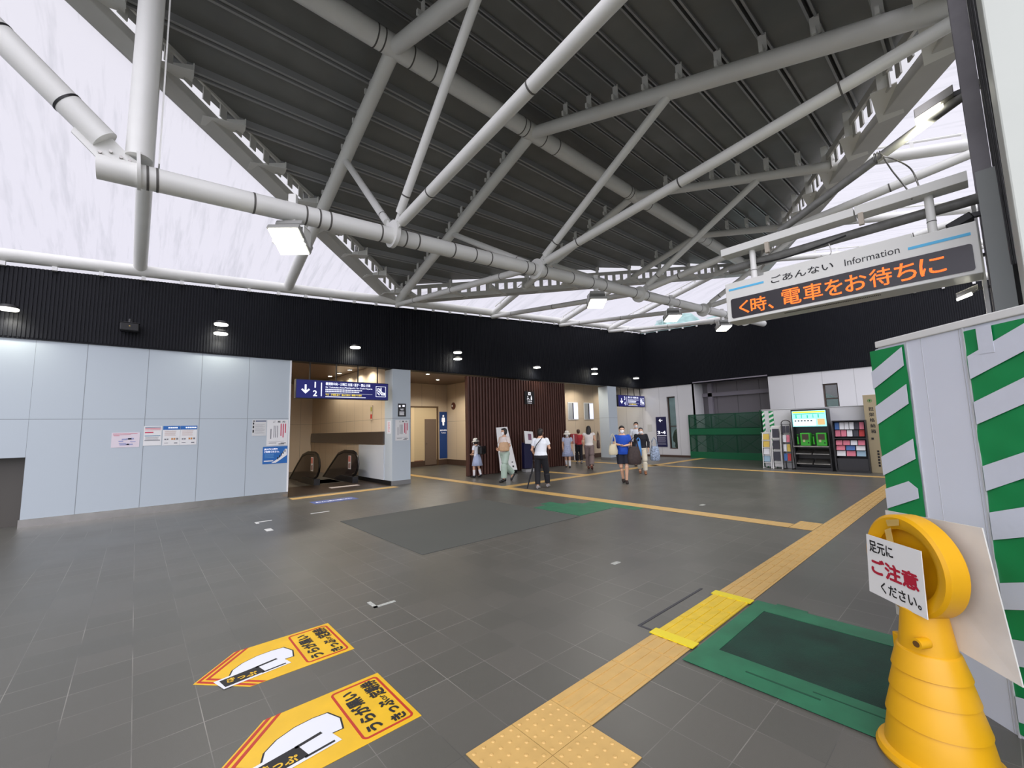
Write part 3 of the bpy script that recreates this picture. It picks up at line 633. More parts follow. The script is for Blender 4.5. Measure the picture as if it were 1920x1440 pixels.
# ------------------------------------------------------------------ blue platform signs
def arrow(parent, m, cx, cy, s, ang, z=.006):
    b = new(); mt = Matrix.Translation((cx, cy, z)) @ Matrix.Rotation(ang, 4, 'Z') @ Matrix.Scale(s, 4)
    for pts in ([(-.09, -.45), (.09, -.45), (.09, .3), (-.09, .3)], [(0, .5), (-.42, .08), (-.29, -.03), (0, .26)], [(0, .5), (0, .26), (.29, -.03), (.42, .08)]):
        prism(b, [mt @ Vector((x, y, 0)) for x, y in pts], .002)
    return obj('arrow', b, m, parent)
def esc_icon(parent, m, cx, cy, s):
    b = new(); w = .05*s
    def seg(p, q, w=w): 
        p, q = Vector((*p, 0))*s+Vector((cx, cy, .007)), Vector((*q, 0))*s+Vector((cx, cy, .007)); d = (q-p).normalized()*w; nrm = Vector((-d.y, d.x, 0)); prism(b, [p-d*.5-nrm, q+d*.5-nrm, q+d*.5+nrm, p-d*.5+nrm], .002)
    for p, q in (((-.5, -.5), (.5, -.5)), ((.5, -.5), (.5, .5)), ((.5, .5), (-.5, .5)), ((-.5, .5), (-.5, -.5))): seg(p, q, .022*s)
    for p, q in (((-.38, .25), (-.2, .3)), ((-.2, .3), (.15, -.12)), ((.15, -.12), (.4, -.16)), ((.4, -.16), (.4, -.3)), ((.4, -.3), (.1, -.3)), ((.1, -.3), (-.2, .04)), ((-.2, .04), (-.4, .1)), ((.02, .38), (.02, .1)), ((-.35, -.1), (-.15, -.32))): seg(p, q)
    return obj('escalator_symbol', b, m, parent)
signglow = mat('sign_navy_lit', rgb(20, 24, 108), .35, emit=.18)
lit_w = mat('lettering_lit', rgb(235, 238, 250), .5, emit=.75); lit_y = mat('lettering_yellow', rgb(238, 214, 70), .5, emit=.7)
def platform_sign(x0, x1, z0, z1, lab, nums, l1, l2, l3):
    W_, H_ = x1-x0, z1-z0; k = H_/.51
    t = thing('platform_sign', lab, 'sign', frame=((x0, YA-.1, z0), XR, ZU))
    b = new(); box(b, 0, W_, 0, H_, -.16, 0); obj('case', b, dark, t, bevel=.005); plate('face', t, signglow, .015, W_-.015, .015, H_-.015, 0, .004)
    b = new()
    for f in (.14, .41, .65, .88): box(b, W_*f-.012, W_*f+.012, H_, FB+.22-z0, -.1, -.07)
    obj('hanger', b, black, t)
    arrow(t, lit_w, .24*k, H_/2, .26*k, math.pi)
    text_mesh('lettering', nums[0], lit_w, t, .48*k, H_*.73, h=.16*k, bold=.03, z=.006); text_mesh('lettering', nums[1], lit_w, t, .48*k, H_*.28, h=.16*k, bold=.03, z=.006)
    plate('divider', t, lit_w, .63*k, .655*k, .07*k, H_-.07*k, .004, .006)
    x = .75*k; w = W_-x-.5*k
    text_mesh('lettering', l1, lit_w, t, x, H_*.82, w=w*.95, h=.085*k, bold=.03, align='L', z=.006); text_mesh('lettering', l2, lit_w, t, x, H_*.625, w=w, h=.055*k, bold=.02, align='L', z=.006)
    bars('small_text', t, lit_w, [(x+i*.043*k, x+(i*.043+.03)*k, H_*.48, H_*.48+.03*k) for i in range(int(w/.055/k))]+[(x+i*.043*k, x+(i*.043+.03)*k, H_*.38, H_*.38+.03*k) for i in range(int(w/.06/k))], .006)
    plate('rule', t, lit_w, x, x+w, H_*.31, H_*.32, .004, .006)
    text_mesh('lettering_yellow', l3, lit_y, t, x, H_*.235, w=w*.76, h=.055*k, bold=.02, align='L', z=.006); bars('small_text_below', t, lit_w, [(x, x+w*.85, H_*.1, H_*.135)], .006)
    esc_icon(t, lit_w, W_-.24*k, H_/2, .3*k)
platform_sign(3.08, 5.66, 2.55, 3.06, 'long blue sign with down arrow, 1 and 2, over the nearer escalators', '12', '横須賀中央・三崎口 方面 / 逗子・葉山 方面', 'for Yokosuka-chuo,Misakiguchi / for Zushi·Hayama', '平日・夕夜間 逗子・葉山方面は２番線から発車')
platform_sign(17.65, 20.05, 2.56, 3.14, 'blue sign with 3 and 4, hanging at the corner of the hall', '34', '横浜・品川・羽田空港 方面', 'for Yokohama,Shinagawa', '一部の電車を除く')
# number sign on the right wall
t = thing('number_sign', 'tall navy sign with left arrow and 3·4 beside the narrow window', 'sign', frame=onB(11.5, .5)); plate('board', t, mat('sign_darknavy', rgb(22, 24, 70), .4), 0, .56, 0, 1.52, 0, .02)
arrow(t, text_w, .27, 1.34, .22, math.pi/2, .021); esc_icon(t, mat('lettering_grey', rgb(130, 130, 150), .5), .27, 1.03, .2); text_mesh('lettering', '3·4', text_w, t, .28, .72, w=.46, h=.17, bold=.04, z=.022)
plate('rule', t, text_w, .03, .53, .55, .575, .02, .023); bars('small_text', t, MC['lettering_grey'], rows(.05, .5, .1, .52, 7, .5, .1), .022)
b = new(); box(b, XB-.012, XB, 11.75, 12.0, 1.3, 1.65); tag(obj('wall_plate', b, mat('plate_pale', rgb(190, 190, 186), .5), bevel=.003), 'small pale square cover left of the number sign', 'cover plate')
# slat screen sign
t = thing('toilet_sign', 'black square toilet sign high on the slat screen', 'sign', frame=((11.4, YA-.03, 2.56), XR, ZU)); plate('board', t, black, 0, .52, 0, .51, -.02, .01)
b = new(); box(b, .19, .33, .36, .48, .01, .013); obj('arrow_square', b, text_w, t); arrow(t, text_k, .26, .42, .09, -R(135), .014)
b = new(); ell(b, (.16, .31, .012), .02, .02, .003, 10); loft(b, [(.16, .29, .012), (.17, .22, .012), (.22, .22, .012), (.24, .17, .012)], .01, .003, 6); loft(b, [(.19, .24, .012), (.14, .23, .012), (.12, .19, .012), (.15, .16, .012), (.19, .17, .012)], .008, .003, 6); obj('wheelchair_symbol', b, text_w, t)
b = new(); ell(b, (.36, .32, .012), .022, .022, .003, 10); prism(b, [(.33, .29, .01), (.39, .29, .01), (.4, .17, .01), (.32, .17, .01)], .003); obj('person_symbol', b, text_w, t)
text_mesh('lettering', 'お手洗', text_w, t, .26, .11, w=.24, h=.06, bold=.02, z=.012); text_mesh('lettering', 'Toilets', text_w, t, .26, .04, w=.24, h=.035, z=.012)

# ------------------------------------------------------------------ toilet recess things
Yb = 17.4
t = thing('toilet_doorway', 'tall open doorway with a grey inner door in the beige recess', 'doorway', (9.2, Yb, 0))
b = new(); box(b, -.02, .06, -.05, .0, 0, 2.75); box(b, 1.42, 1.5, -.05, .0, 0, 2.75); box(b, .06, 1.42, -.05, .0, 2.69, 2.75); obj('frame', b, mat('frame_brown', rgb(96, 74, 52), .5), t)
b = new(); box(b, .06, .24, -.03, -.005, 0, 2.69); obj('lit_reveal', b, mat('cream_wall_lit', rgb(226, 204, 164), .6), t)  # paler copy of the inner wall cream, light put into the colour
b = new(); box(b, .24, 1.42, -.02, -.004, .28, 2.69); obj('inner_wall', b, mat('cream_wall_lit2', rgb(206, 186, 150), .6), t)
b = new(); box(b, .24, .7, -.022, -.004, 0, .28); obj('inner_floor_band', b, mat('terracotta', rgb(150, 100, 76), .6), t)
b = new(); box(b, .78, 1.38, -.06, -.022, .05, 2.15); d = obj('door', b, mat('door_taupe', rgb(112, 96, 84), .5), t); b = new(); ell(b, (.85, -.09, 1.05), .03, .03, .03, 10); obj('knob', b, chrome, d)
t = thing('restroom_panel', 'tall blue panel with white figure in the toilet recess', 'sign', frame=((10.78, Yb-.001, .3), XR, ZU)); plate('board', t, mat('panel_blue', rgb(24, 66, 132), .5), 0, .42, 0, 2.2, 0, .02)
b = new(); ell(b, (.21, 2.0, .024), .045, .05, .006, 12); prism(b, [(.13, 1.92, .02), (.29, 1.92, .02), (.3, 1.72, .02), (.26, 1.72, .02), (.25, 1.55, .02), (.17, 1.55, .02), (.16, 1.72, .02), (.12, 1.72, .02)], .006); obj('figure_symbol', b, text_w, t)
text_mesh('lettering', '男子お手洗', text_w, t, .21, 1.32, w=.36, h=.07, bold=.03, z=.024); text_mesh('lettering', 'Toilets', text_w, t, .21, 1.2, w=.26, h=.05, z=.024)
t = thing('alarm_bell', 'round dark fire bell high on the recess side wall', 'alarm bell', frame=((11.2, 16.8, 2.75), (0, -1, 0), ZU)); b = new(); lathe(b, [(.17, 0), (.17, .03), (.1, .07), (.02, .08)], 24); obj('dome', b, mat('bell_brown', rgb(90, 50, 40), .3), t, smooth=True); b = new(); lathe(b, [(.05, .075), (.03, .1), (0, .105)], 16); obj('lens', b, paper, t, smooth=True)
t = thing('extinguisher_sign', 'red fire extinguisher sign left of the slat screen', 'sign', frame=((11.2, 14.35, 1.7), (0, -1, 0), ZU)); plate('board', t, mat('sign_red', rgb(200, 60, 40), .5), 0, 1.0, 0, .45, 0, .02)
b = new(); prism(b, [(.2, .05, .02), (.36, .05, .02), (.36, .3, .02), (.28, .4, .02), (.2, .3, .02)], .004); obj('extinguisher_symbol', b, text_w, t); text_mesh('lettering', '消火器', text_w, t, .62, .22, w=.35, h=.12, bold=.02, z=.024)
# banner stand and sanitiser kiosk before the slat screen
t = thing('banner_stand', 'tall white leaning board behind the woman in green trousers', 'sign stand', (10.1, 11.8, 0), rz=R(-20))
b = new(); prism(b, [(-.3, .14, 1.66), (.14, .14, 1.68), (.4, -.1, .12), (-.26, -.1, .12)], .015, (0, 1, 0)); obj('board', b, whitem, t)
b = new(); prism(b, [(-.2, -.1, .12), (.4, -.1, .12), (.42, .0, 0), (-.1, .0, 0)], .02, (0, 1, 0)); obj('foot', b, black, t)
b = new()
for i in range(5): box(b, .14+i*.02, .2+i*.02, .03-i*.03, .045-i*.03, .78-i*.14, .84-i*.14)
obj('vertical_characters', b, text_k, t)
t = thing('sanitiser_stand', 'navy pedestal with a tilted white sheet before the slat screen', 'stand', (11.02, 11.6, 0), rz=R(-10))
b = new(); box(b, -.18, .18, -.05, .14, .12, 1.08); obj('pedestal', b, mat('pedestal_navy', rgb(20, 22, 58), .4), t, bevel=.01); b = new(); box(b, -.2, .3, -.16, .16, 0, .1); obj('base', b, mat('stand_grey', rgb(150, 150, 150), .5), t, bevel=.01)
b = new(); box(b, -.19, .19, -.01, .01, -.24, .24, m=Matrix.Translation((.03, -.06, 1.26)) @ Matrix.Rotation(R(-14), 4, 'X') @ Matrix.Rotation(R(5), 4, 'Y')); hd = obj('sheet', b, whitem, t)
b = new(); box(b, -.07, .07, -.016, -.011, -.1, .14, m=Matrix.Translation((.06, -.06, 1.26)) @ Matrix.Rotation(R(-14), 4, 'X') @ Matrix.Rotation(R(5), 4, 'Y')); obj('picture', b, mat('ink_plum', rgb(130, 90, 110), .7), hd)
# windows in the passage wall
for i, x in enumerate((16.02, 17.28)):
    t = thing('passage_window', ['bright small window next to the slat screen', 'bright small window nearer the far column'][i], 'window', frame=((x, 13.899, 1.98), XR, ZU), group='small windows in the far passage')
    b = new(); box(b, 0, .78, 0, .88, 0, .03); obj('frame', b, whitem, t); b = new(); box(b, .04, .34, .04, .84, .03, .04); obj('dim_pane', b, mat('pane_grey', rgb(170, 175, 180), .3), t)
    b = new(); box(b, .41, .74, .04, .84, .03, .04); obj('bright_pane', b, mat('pane_bright', rgb(222, 226, 245), .3, emit=.8), t); b = new(); box(b, .34, .41, .04, .84, .03, .05); obj('mullion', b, dark, t)

# ------------------------------------------------------------------ speaker on fascia
t = thing('wall_speaker', 'black loudspeaker bracketed on the dark fascia at left', 'speaker', (-.22, YA-.05, 3.86))
b = new(); prism(b, [(-.15, -.28, -.0), (.15, -.28, -.0), (.15, -.06, .0), (-.15, -.06, .0)], .17); obj('cabinet', b, black, t, bevel=.015)
b = new(); box(b, -.16, .16, -.29, -.05, .168, .176); obj('lid', b, dark, t); b = new(); box(b, -.03, .03, -.12, .03, .176, .24); tube(b, (0, -.1, .17), (0, -.1, .28), .03, 12); obj('bracket', b, dark, t)
b = new(); box(b, -.012, .012, -.285, -.28, .09, .1); obj('badge', b, mat('brass', rgb(190, 160, 90), .3, metal=1), t)

# ------------------------------------------------------------------ tactile paving
tact = mat('tactile_yellow', rgb(200, 163, 98), .5, noise=.08, nscale=9)
tact2 = mat('rubber_yellow', rgb(222, 188, 44), .45, noise=.1, nscale=12)
jt = mat('tactile_joint', rgb(96, 84, 60), .8)
def tac_run(x0, x1, y0, y1, along, lab, dots=False, m=tact, detail=True, z=.006, name='tactile_paving', cat='tactile paving', tile=.305):
    t = thing(name, lab, cat, (x0, y0, 0)); b = new(); g = .0018
    nx, ny = max(1, round((x1-x0)/tile)), max(1, round((y1-y0)/tile)); sx, sy = (x1-x0)/nx, (y1-y0)/ny
    for i in range(nx):
        for j in range(ny): box(b, i*sx+g, (i+1)*sx-g, j*sy+g, (j+1)*sy-g, 0, z)
    if detail:
        for i in range(nx):
            for j in range(ny):
                if dots:
                    for a in range(5):
                        for c in range(5): lathe(b, [(.0115, z), (.008, z+.004), (0, z+.005)], 10, (i*sx+(a+.5)*sx/5, j*sy+(c+.5)*sy/5, 0))
                else:
                    for a in range(4):
                        if along == 'x': y = j*sy+(a+.5)*sy/4; prism(b, [(i*sx+.014, y-.017, z), ((i+1)*sx-.014, y-.017, z), ((i+1)*sx-.014, y+.017, z), (i*sx+.014, y+.017, z)], .0045)
                        else: x = i*sx+(a+.5)*sx/4; prism(b, [(x-.017, j*sy+.014, z), (x+.017, j*sy+.014, z), (x+.017, (j+1)*sy-.014, z), (x-.017, (j+1)*sy-.014, z)], .0045)
    obj('tiles', b, m, t); b = new(); box(b, 0, x1-x0, 0, y1-y0, 0, .003); obj('joints', b, jt, t); return t
tac_run(1.302, 1.912, 1.272, 1.882, 'x', 'beige dotted stop tiles at the bottom centre', dots=True)
tac_run(1.912, 3.132, 1.577, 1.882, 'x', 'beige guiding bars between the dotted tiles and the yellow mat')
tac_run(3.13, 4.15, 1.577, 1.882, 'x', 'bright yellow rubber guiding mat crossing the taped section', m=tact2, z=.012, name='rubber_guide_mat')
for x, lab in ((3.04, 'yellow tape across the near end of the rubber guide mat'), (4.13, 'yellow tape across the far end of the rubber guide mat')):
    b = new(); box(b, x, x+.1, 1.56, 1.9, .012, .018); tag(obj('floor_tape', b, mat('tape_yellow', rgb(226, 205, 20), .4)), lab, 'tape')
tac_run(4.2, 15.45, 1.577, 1.882, 'x', 'long beige guiding line running from the rubber mat to the far corner')
tac_run(7.5, 8.1, 1.885, 2.19, 'x', 'beige stop tiles where the cross line joins the long line', dots=True)
tac_run(7.5, 7.81, 2.195, 14.7, 'y', 'beige guiding line crossing the hall towards the toilet recess', detail=False)
tac_run(7.82, 20.1, 8.95, 9.26, 'x', 'beige guiding line leading to the farther platform sign', detail=False)
tac_run(15.46, 15.77, 1.577, 13.6, 'y', 'beige guiding line in front of the kiosk and net fence', detail=False)
tac_run(11.2, 11.5, 9.27, 11.3, 'y', 'short beige guiding line to the slat screen stand', detail=False)
tac_run(2.96, 5.78, 11.56, 11.87, 'x', 'beige strip across the near escalator landing', detail=False)

# ------------------------------------------------------------------ mats, tape and marks on the floor
b = new(); box(b, 2.865, 6.05, 5.06, 8.03, 0, .007); tag(obj('floor_mat', b, mat('mat_grey', rgb(78, 80, 76), .7, noise=.05, nscale=1), bevel=.002), 'large flat grey mat in the middle of the floor', 'mat')
t = thing('net_floor_mat', 'dark green net mat edged in green tape beside the cone', 'mat', (2.95, .45, 0))
netm = mat('net_green', rgb(16, 60, 46), .7, noise=.5, nscale=3, bump=.6, bscale=160)
tapem = mat('tape_dull_green', rgb(38, 112, 78), .5, noise=.3, nscale=4)
b = new(); box(b, 0, 1.3, 0, 1.05, 0, .006); obj('net', b, netm, t)
b = new(); box(b, -.08, .22, -.05, 1.1, .006, .009); box(b, 1.12, 1.32, -.05, 1.1, .006, .009); box(b, .22, 1.12, .98, 1.1, .006, .009); box(b, 1.3, 1.36, .72, .95, .006, .008); obj('edge_tape', b, tapem, t)
b = new(); box(b, .06, .075, .35, .75, .009, .0105); box(b, .12, .13, .05, .4, .009, .0105); obj('tape_creases', b, mat('crease_dark', rgb(14, 70, 48), .6), t)
t = thing('green_floor_tape', 'patch of green tape on the floor beside the grey mat', 'tape', (6.2, 5.0, 0))
b = new(); rr = random.Random(2)
for x0, x1, y0, y1 in ((-.1, .5, .1, 1.3), (.4, .9, .1, 1.1), (.8, 1.3, .2, .85), (1.0, 1.3, -.35, .3), (.3, .6, 1.1, 1.5)): box(b, x0, x1, y0, y1, 0, .003+rr.random()*.002)
obj('strips', b, tapem, t)
def flat_mark(name, rects, m, lab, cat='floor mark', loc=(0, 0), rz=0):
    b = new(); mt = Matrix.Translation((loc[0], loc[1], 0)) @ Matrix.Rotation(rz, 4, 'Z')
    for r in rects: box(b, r[0], r[1], r[2], r[3], 0, .004, m=mt)
    return tag(obj(name, b, m), lab, cat)
markm = mat('mark_pale', rgb(176, 178, 172), .7, noise=.3, nscale=40)
flat_mark('floor_mark', [(0, .035, 0, .17), (0, .21, -.0, .035)], markm, 'worn pale L shaped tape mark above the yellow stickers', loc=(1.715, 3.9))
flat_mark('floor_mark', [(0, .28, 0, .05), (0, .05, -.12, 0)], mat('mark_white', rgb(215, 215, 212), .7), 'white angled tape mark closest to the skirting', loc=(1.72, 9.15))
flat_mark('floor_mark', [(0, .1, 0, .2)], MC['mark_white'], 'tiny white tape square in front of the skirting', loc=(1.72, 8.2))
flat_mark('floor_mark', [(0, .36, 0, .04)], MC['mark_white'], 'thin white tape line in front of the blue floor sticker', loc=(2.72, 9.25))
flat_mark('floor_mark', [(0, .12, 0, .06)], markm, 'small pale dash between the grey mat and the yellow line', loc=(4.24, 3.05))
flat_mark('floor_mark', [(0, .14, 0, .07)], markm, 'small pale dash on the floor right of the cross line', loc=(8.43, 3.92))
flat_mark('floor_mark', [(0, 1.12, 0, .02), (0, .02, -.12, 0)], mat('mark_dark', rgb(66, 66, 70), .7), 'dark outline along the yellow rubber mat', loc=(3.1, 2.02))
t = thing('blue_floor_sticker', 'worn blue sticker on the floor before the escalators', 'sticker', (3.15, 10.4, 0)); b = new(); box(b, 0, 1.0, 0, .46, 0, .003); obj('sheet', b, mat('sticker_blue', rgb(70, 92, 160), .6, noise=.5, nscale=10), t)
text_mesh('lettering', '歩かずに２列でご利用ください', text_w, t, .5, .23, w=.85, h=.12, bold=.03, z=.004)
sy = mat('sticker_yellow', rgb(222, 176, 28), .45, noise=.1, nscale=5); sr = mat('sticker_red', rgb(176, 44, 26), .5)
def ticket_sticker(x, y, lab):
    t = thing('ticket_floor_sticker', lab, 'sticker', frame=((x, y, .0), (0, 1, 0), (-1, 0, 0)), group='yellow ticket stickers')
    W_, L_ = .585, .94
    b = new(); prism(b, [(0, 0, 0), (W_, 0, 0), (W_, L_-.27, 0), (W_*.5, L_, 0), (0, L_-.27, 0)], .003); obj('sheet', b, sy, t, bevel=.001)
    b = new()
    for o_ in (.015, .065):
        h = .02
        for s in (0, 1):
            f = (lambda u: W_-u) if s else (lambda u: u)
            prism(b, [(f(0), L_-.27-o_, .003), (f(W_/2), L_-o_, .003), (f(W_/2), L_-o_-h*1.3, .003), (f(0), L_-.27-o_-h*1.3, .003)], .001)
    obj('red_chevrons', b, sr, t)
    b = new(); x0, x1, y0, y1, w = .03, W_-.03, .025, .32, .014
    for r in ((x0+.03, x1-.03, y0, y0+w), (x0+.03, x1-.03, y1-w, y1), (x0, x0+w, y0+.03, y1-.03), (x1-w, x1, y0+.03, y1-.03)): box(b, *r, .003, .0042)
    for cx, cy, a in ((x0+.03, y0+.03, 180), (x1-.03, y0+.03, 270), (x1-.03, y1-.03, 0), (x0+.03, y1-.03, 90)):
        for k in range(4):
            a0, a1 = R(a+k*22.5), R(a+(k+1)*22.5); prism(b, [(cx+math.cos(q)*r_, cy+math.sin(q)*r_, .003) for q, r_ in ((a0, .03), (a1, .03), (a1, .03-w), (a0, .03-w))], .0012)
    obj('red_frame', b, sr, t)
    text_mesh('lettering', 'うらが黒い', text_k, t, W_/2-.01, .235, w=.44, h=.095, bold=.05, z=.0045)
    text_mesh('lettering', 'きっぷ', text_k, t, .165, .1, w=.22, h=.085, bold=.05, z=.0045); text_mesh('lettering', 'or', text_k, t, .305, .085, h=.03, bold=.01, z=.0045); text_mesh('lettering', '定期券', text_k, t, .435, .1, w=.2, h=.1, bold=.05, z=.0045)
    # ticket gate picture
    pts = [(.24, .37)]+[(.24+.02+.2*math.sin(R(a)), .39+.3*(1-math.cos(R(a)))) for a in range(60, 91, 10)]
    outl = [(.2, .36), (.3, .34), (.4, .38), (.41, .46), (.4, .56), (.36, .66), (.3, .73), (.22, .76)]
    b = new(); prism(b, [(u, v, .003) for u, v in outl], .0012); obj('black_outline', b, text_k, t)
    b = new(); cx, cy = .29, .53; prism(b, [(cx+(u-cx)*.94, cy+(v-cy)*.95, .0042) for u, v in outl], .0006); obj('white_shape', b, mat('sticker_white', rgb(214, 216, 222), .5), t)
    b = new(); prism(b, [(.12, .40, .0046), (.28, .44, .0046), (.22, .84, .0046), (.08, .80, .0046)], .0006); obj('white_gate', b, MC['sticker_white'], t)
    b = new(); prism(b, [(.125, .56, .0052), (.235, .585, .0052), (.203, .81, .0052), (.1, .79, .0052)], .0006); prism(b, [(.24, .46, .0052), (.26, .465, .0052), (.235, .6, .0052), (.215, .6, .0052)], .0006); prism(b, [(.13, .43, .0052), (.145, .43, .0052), (.13, .58, .0052), (.115, .58, .0052)], .0006)
    obj('black_gate', b, text_k, t)
    text_mesh('gate_lettering', 'きっぷ', sy, t, .16, .69, w=.17, h=.06, bold=.04, z=.0062, rot=-R(90)+R(-8)+0)
ticket_sticker(1.30, 3.305, 'yellow arrow shaped ticket sticker, the farther of the two')
ticket_sticker(1.29, 2.292, 'yellow arrow shaped ticket sticker, the one nearest the camera')

# ------------------------------------------------------------------ hanging information sign
SX = 4.6
t = thing('information_sign', 'long white hanging information sign with orange running letters', 'sign', frame=((SX, 1.73, 2.655), YR, ZU))
b = new(); prism(b, [(0, 0, -.26), (1.8, 0, -.26), (1.8, .4, -.26), (1.45, .4, -.26), (1.45, .435, -.26), (.37, .435, -.26), (.37, .41, -.26), (0, .41, -.26)], .26); obj('case', b, mat('sign_case', rgb(214, 214, 208), .35), t, bevel=.006)
b = new(); n = 8
def rrect(x0, x1, y0, y1, r, z, n=6):
    out = []
    for cx, cy, a in ((x1-r, y1-r, 0), (x0+r, y1-r, 90), (x0+r, y0+r, 180), (x1-r, y0+r, 270)):
        out += [(cx+r*math.cos(R(a+90*k/n)), cy+r*math.sin(R(a+90*k/n)), z) for k in range(n+1)]
    return out
prism(b, rrect(.045, 1.765, .03, .235, .02, 0), .004); disp = obj('display', b, mat('display_black', rgb(26, 20, 26), .15), t)
ledm = mat('led_orange', rgb(255, 112, 30), .5, emit=2.2); nn, ll, pb = nodes_of(ledm)
tc = nn.new('ShaderNodeTexCoord'); sp = nn.new('ShaderNodeSeparateXYZ'); ll.new(tc.outputs['Object'], sp.inputs[0]); prev = None
for ax in 'XY':
    mm = nn.new('ShaderNodeMath'); mm.operation = 'MODULO'; mm.inputs[1].default_value = .0088; ll.new(sp.outputs[ax], mm.inputs[0])
    g_ = nn.new('ShaderNodeMath'); g_.operation = 'GREATER_THAN'; g_.inputs[1].default_value = .0026; ll.new(mm.outputs[0], g_.inputs[0])
    if prev is not None:
        q_ = nn.new('ShaderNodeMath'); q_.operation = 'MULTIPLY'; ll.new(prev.outputs[0], q_.inputs[0]); ll.new(g_.outputs[0], q_.inputs[1]); prev = q_
    else: prev = g_
q_ = nn.new('ShaderNodeMath'); q_.operation = 'MULTIPLY'; q_.inputs[1].default_value = 1.35; ll.new(prev.outputs[0], q_.inputs[0])
q2 = nn.new('ShaderNodeMath'); q2.operation = 'ADD'; q2.inputs[1].default_value = .25; ll.new(q_.outputs[0], q2.inputs[0]); ll.new(q2.outputs[0], pb.inputs['Emission Strength'])
x = .12
for s, w, y, h in (('く', .1, .125, .135), ('時', .155, .125, .15), ('、', .05, .075, .05), ('電', .17, .13, .155), ('車', .16, .13, .155), ('を', .14, .13, .15), ('お', .16, .13, .145), ('待', .155, .13, .155), ('ち', .14, .13, .15), ('に', .16, .13, .14)):
    if s == '電': x += .06
    text_mesh('led_lettering', s, ledm, t, x+w/2, y, w=w*.93, h=h, bold=.012, z=.0065); x += w+.006
text_mesh('lettering', 'ごあんない', text_k, t, .68, .335, w=.5, h=.07, bold=.01, z=.002); text_mesh('lettering', 'Information', text_k, t, 1.19, .325, w=.36, h=.06, z=.002)
cy_ = mat('stripe_blue', rgb(84, 182, 226), .5); plate('blue_stripe', t, cy_, .035, .365, .325, .345, 0, .003); plate('blue_stripe', t, cy_, 1.42, 1.765, .3, .322, 0, .003)
b = new()
for i in range(60): box(b, .5+i*.012, .506+i*.012, -.003, 0, -.09, -.06)
obj('vent_slots', b, black, t)
for u in (.265, 1.57):
    b = new(); tube(b, (u, .4, -.07), (u, .72, -.07), .028, 18); sp_ = obj('support_post', b, steel, t, smooth=True); b = new(); tube(b, (u, .5, -.07), (u, .506, -.07), .03, 18); obj('joint_ring', b, ringm, sp_)
t = thing('sign_beam', 'pale square beam above the information sign', 'beam', frame=((SX-.02, 1.74, 3.37), YR, ZU)); b = new(); box(b, 0, 1.12, 0, .075, -.16, 0); box(b, 1.13, 1.8, 0.0, .08, -.16, 0); obj('beam', b, mat('beam_paint', rgb(208, 208, 202), .4), t, bevel=.004)
for u, lab in ((.42, 0), (1.15, 0)):
    b = new(); box(b, u, u+.035, -.1, .005, -.02, .012); obj('strap', b, mat('strap_tan', rgb(170, 160, 145), .6), t)
b = new(); loft(b, [(SX+.16, 1.73, 3.265), (SX+.16, .8, 3.27), (SX+.16, -.6, 3.275)], .042, n=18); cdm = mat('conduit_grey', rgb(112, 112, 108), .5, noise=.25, nscale=14)
tag(obj('conduit_pipe', b, cdm, smooth=True), 'dark grey pipe running just under the sign beam', 'pipe')
b = new(); loft(b, [(5.02, -.32, 4.36), (5.02, .48, 4.0), (5.02, 1.3, 3.62)], .038, n=18); tag(obj('conduit_pipe', b, cdm, smooth=True), 'dark grey pipe slanting up from the sign to the post', 'pipe')
def wire(lab, pts, r=.006, m=None, nm='wire'):
    b = new(); P = [Vector(p) for p in pts]; out = []
    for i in range(len(P)-1):
        p0, p1, p2, p3 = P[max(i-1, 0)], P[i], P[i+1], P[min(i+2, len(P)-1)]
        for k in range(5):
            s = k/5; out.append(.5*((2*p1)+(-p0+p2)*s+(2*p0-5*p1+4*p2-p3)*s*s+(-p0+3*p1-3*p2+p3)*s**3))
    out.append(P[-1]); loft(b, out, r, n=7); return tag(obj(nm, b, m or stain, smooth=True), lab, 'wire')
wire('doubled wire tied from the slanting pipe down to the sign beam', [(5.0, .44, 4.06), (4.96, .42, 3.98), (4.8, .36, 3.75), (4.65, .27, 3.47), (4.6, .25, 3.36)])
wire('loose wire bowing beside the tie above the sign beam', [(5.0, .47, 4.05), (4.95, .34, 3.9), (4.75, .24, 3.68), (4.6, .2, 3.44)])
wire('small coil of wire wound on the slanting pipe', [(5.02+.048*math.cos(a), .45+.01*a/3, 4.015+.048*math.sin(a)) for a in [k*.7 for k in range(18)]], .005)
wire('black cable drooping under the dark pipe behind the sign', [(SX+.08, 1.5, 3.23), (SX+.07, 1.2, 3.2), (SX+.07, .9, 3.22), (SX+.08, .7, 3.25)], .008, black)
wire('little hook of wire hanging below the dark pipe', [(SX+.08, .83, 3.22), (SX+.08, .82, 3.13), (SX+.08, .87, 3.1), (SX+.08, .9, 3.13)], .004)

# ------------------------------------------------------------------ steel post, channels and tall white boards at right
pm = mat('post_steel', rgb(112, 110, 112), .4, metal=.4, noise=.25, nscale=3)
t = thing('steel_post', 'tall grey steel post right of the information sign', 'post', (5.1, -.2, 0))
b = new(); prism(b, [(4.98, -.10, 0), (4.98, -.2, 0), (5.0, -.2, 0), (5.0, -.1, 0)], 8.2); prism(b, [(5.2, -.10, 0), (5.2, -.2, 0), (5.22, -.2, 0), (5.22, -.1, 0)], 8.2); prism(b, [(5.0, -.145, 0), (5.2, -.145, 0), (5.2, -.16, 0), (5.0, -.16, 0)], 8.2); obj('flanges', b, pm, t, world=True)
b = new(); prism(b, [(4.9, -.06, 0), (4.9, -.085, 0), (4.95, -.085, 0), (4.95, -.06, 0)], 3.3); obj('pale_strip', b, whitem, t, world=True)
t = thing('rail_channel', 'dark vertical channel between the post and the tall white board', 'channel', (4.8, -.3, 0))
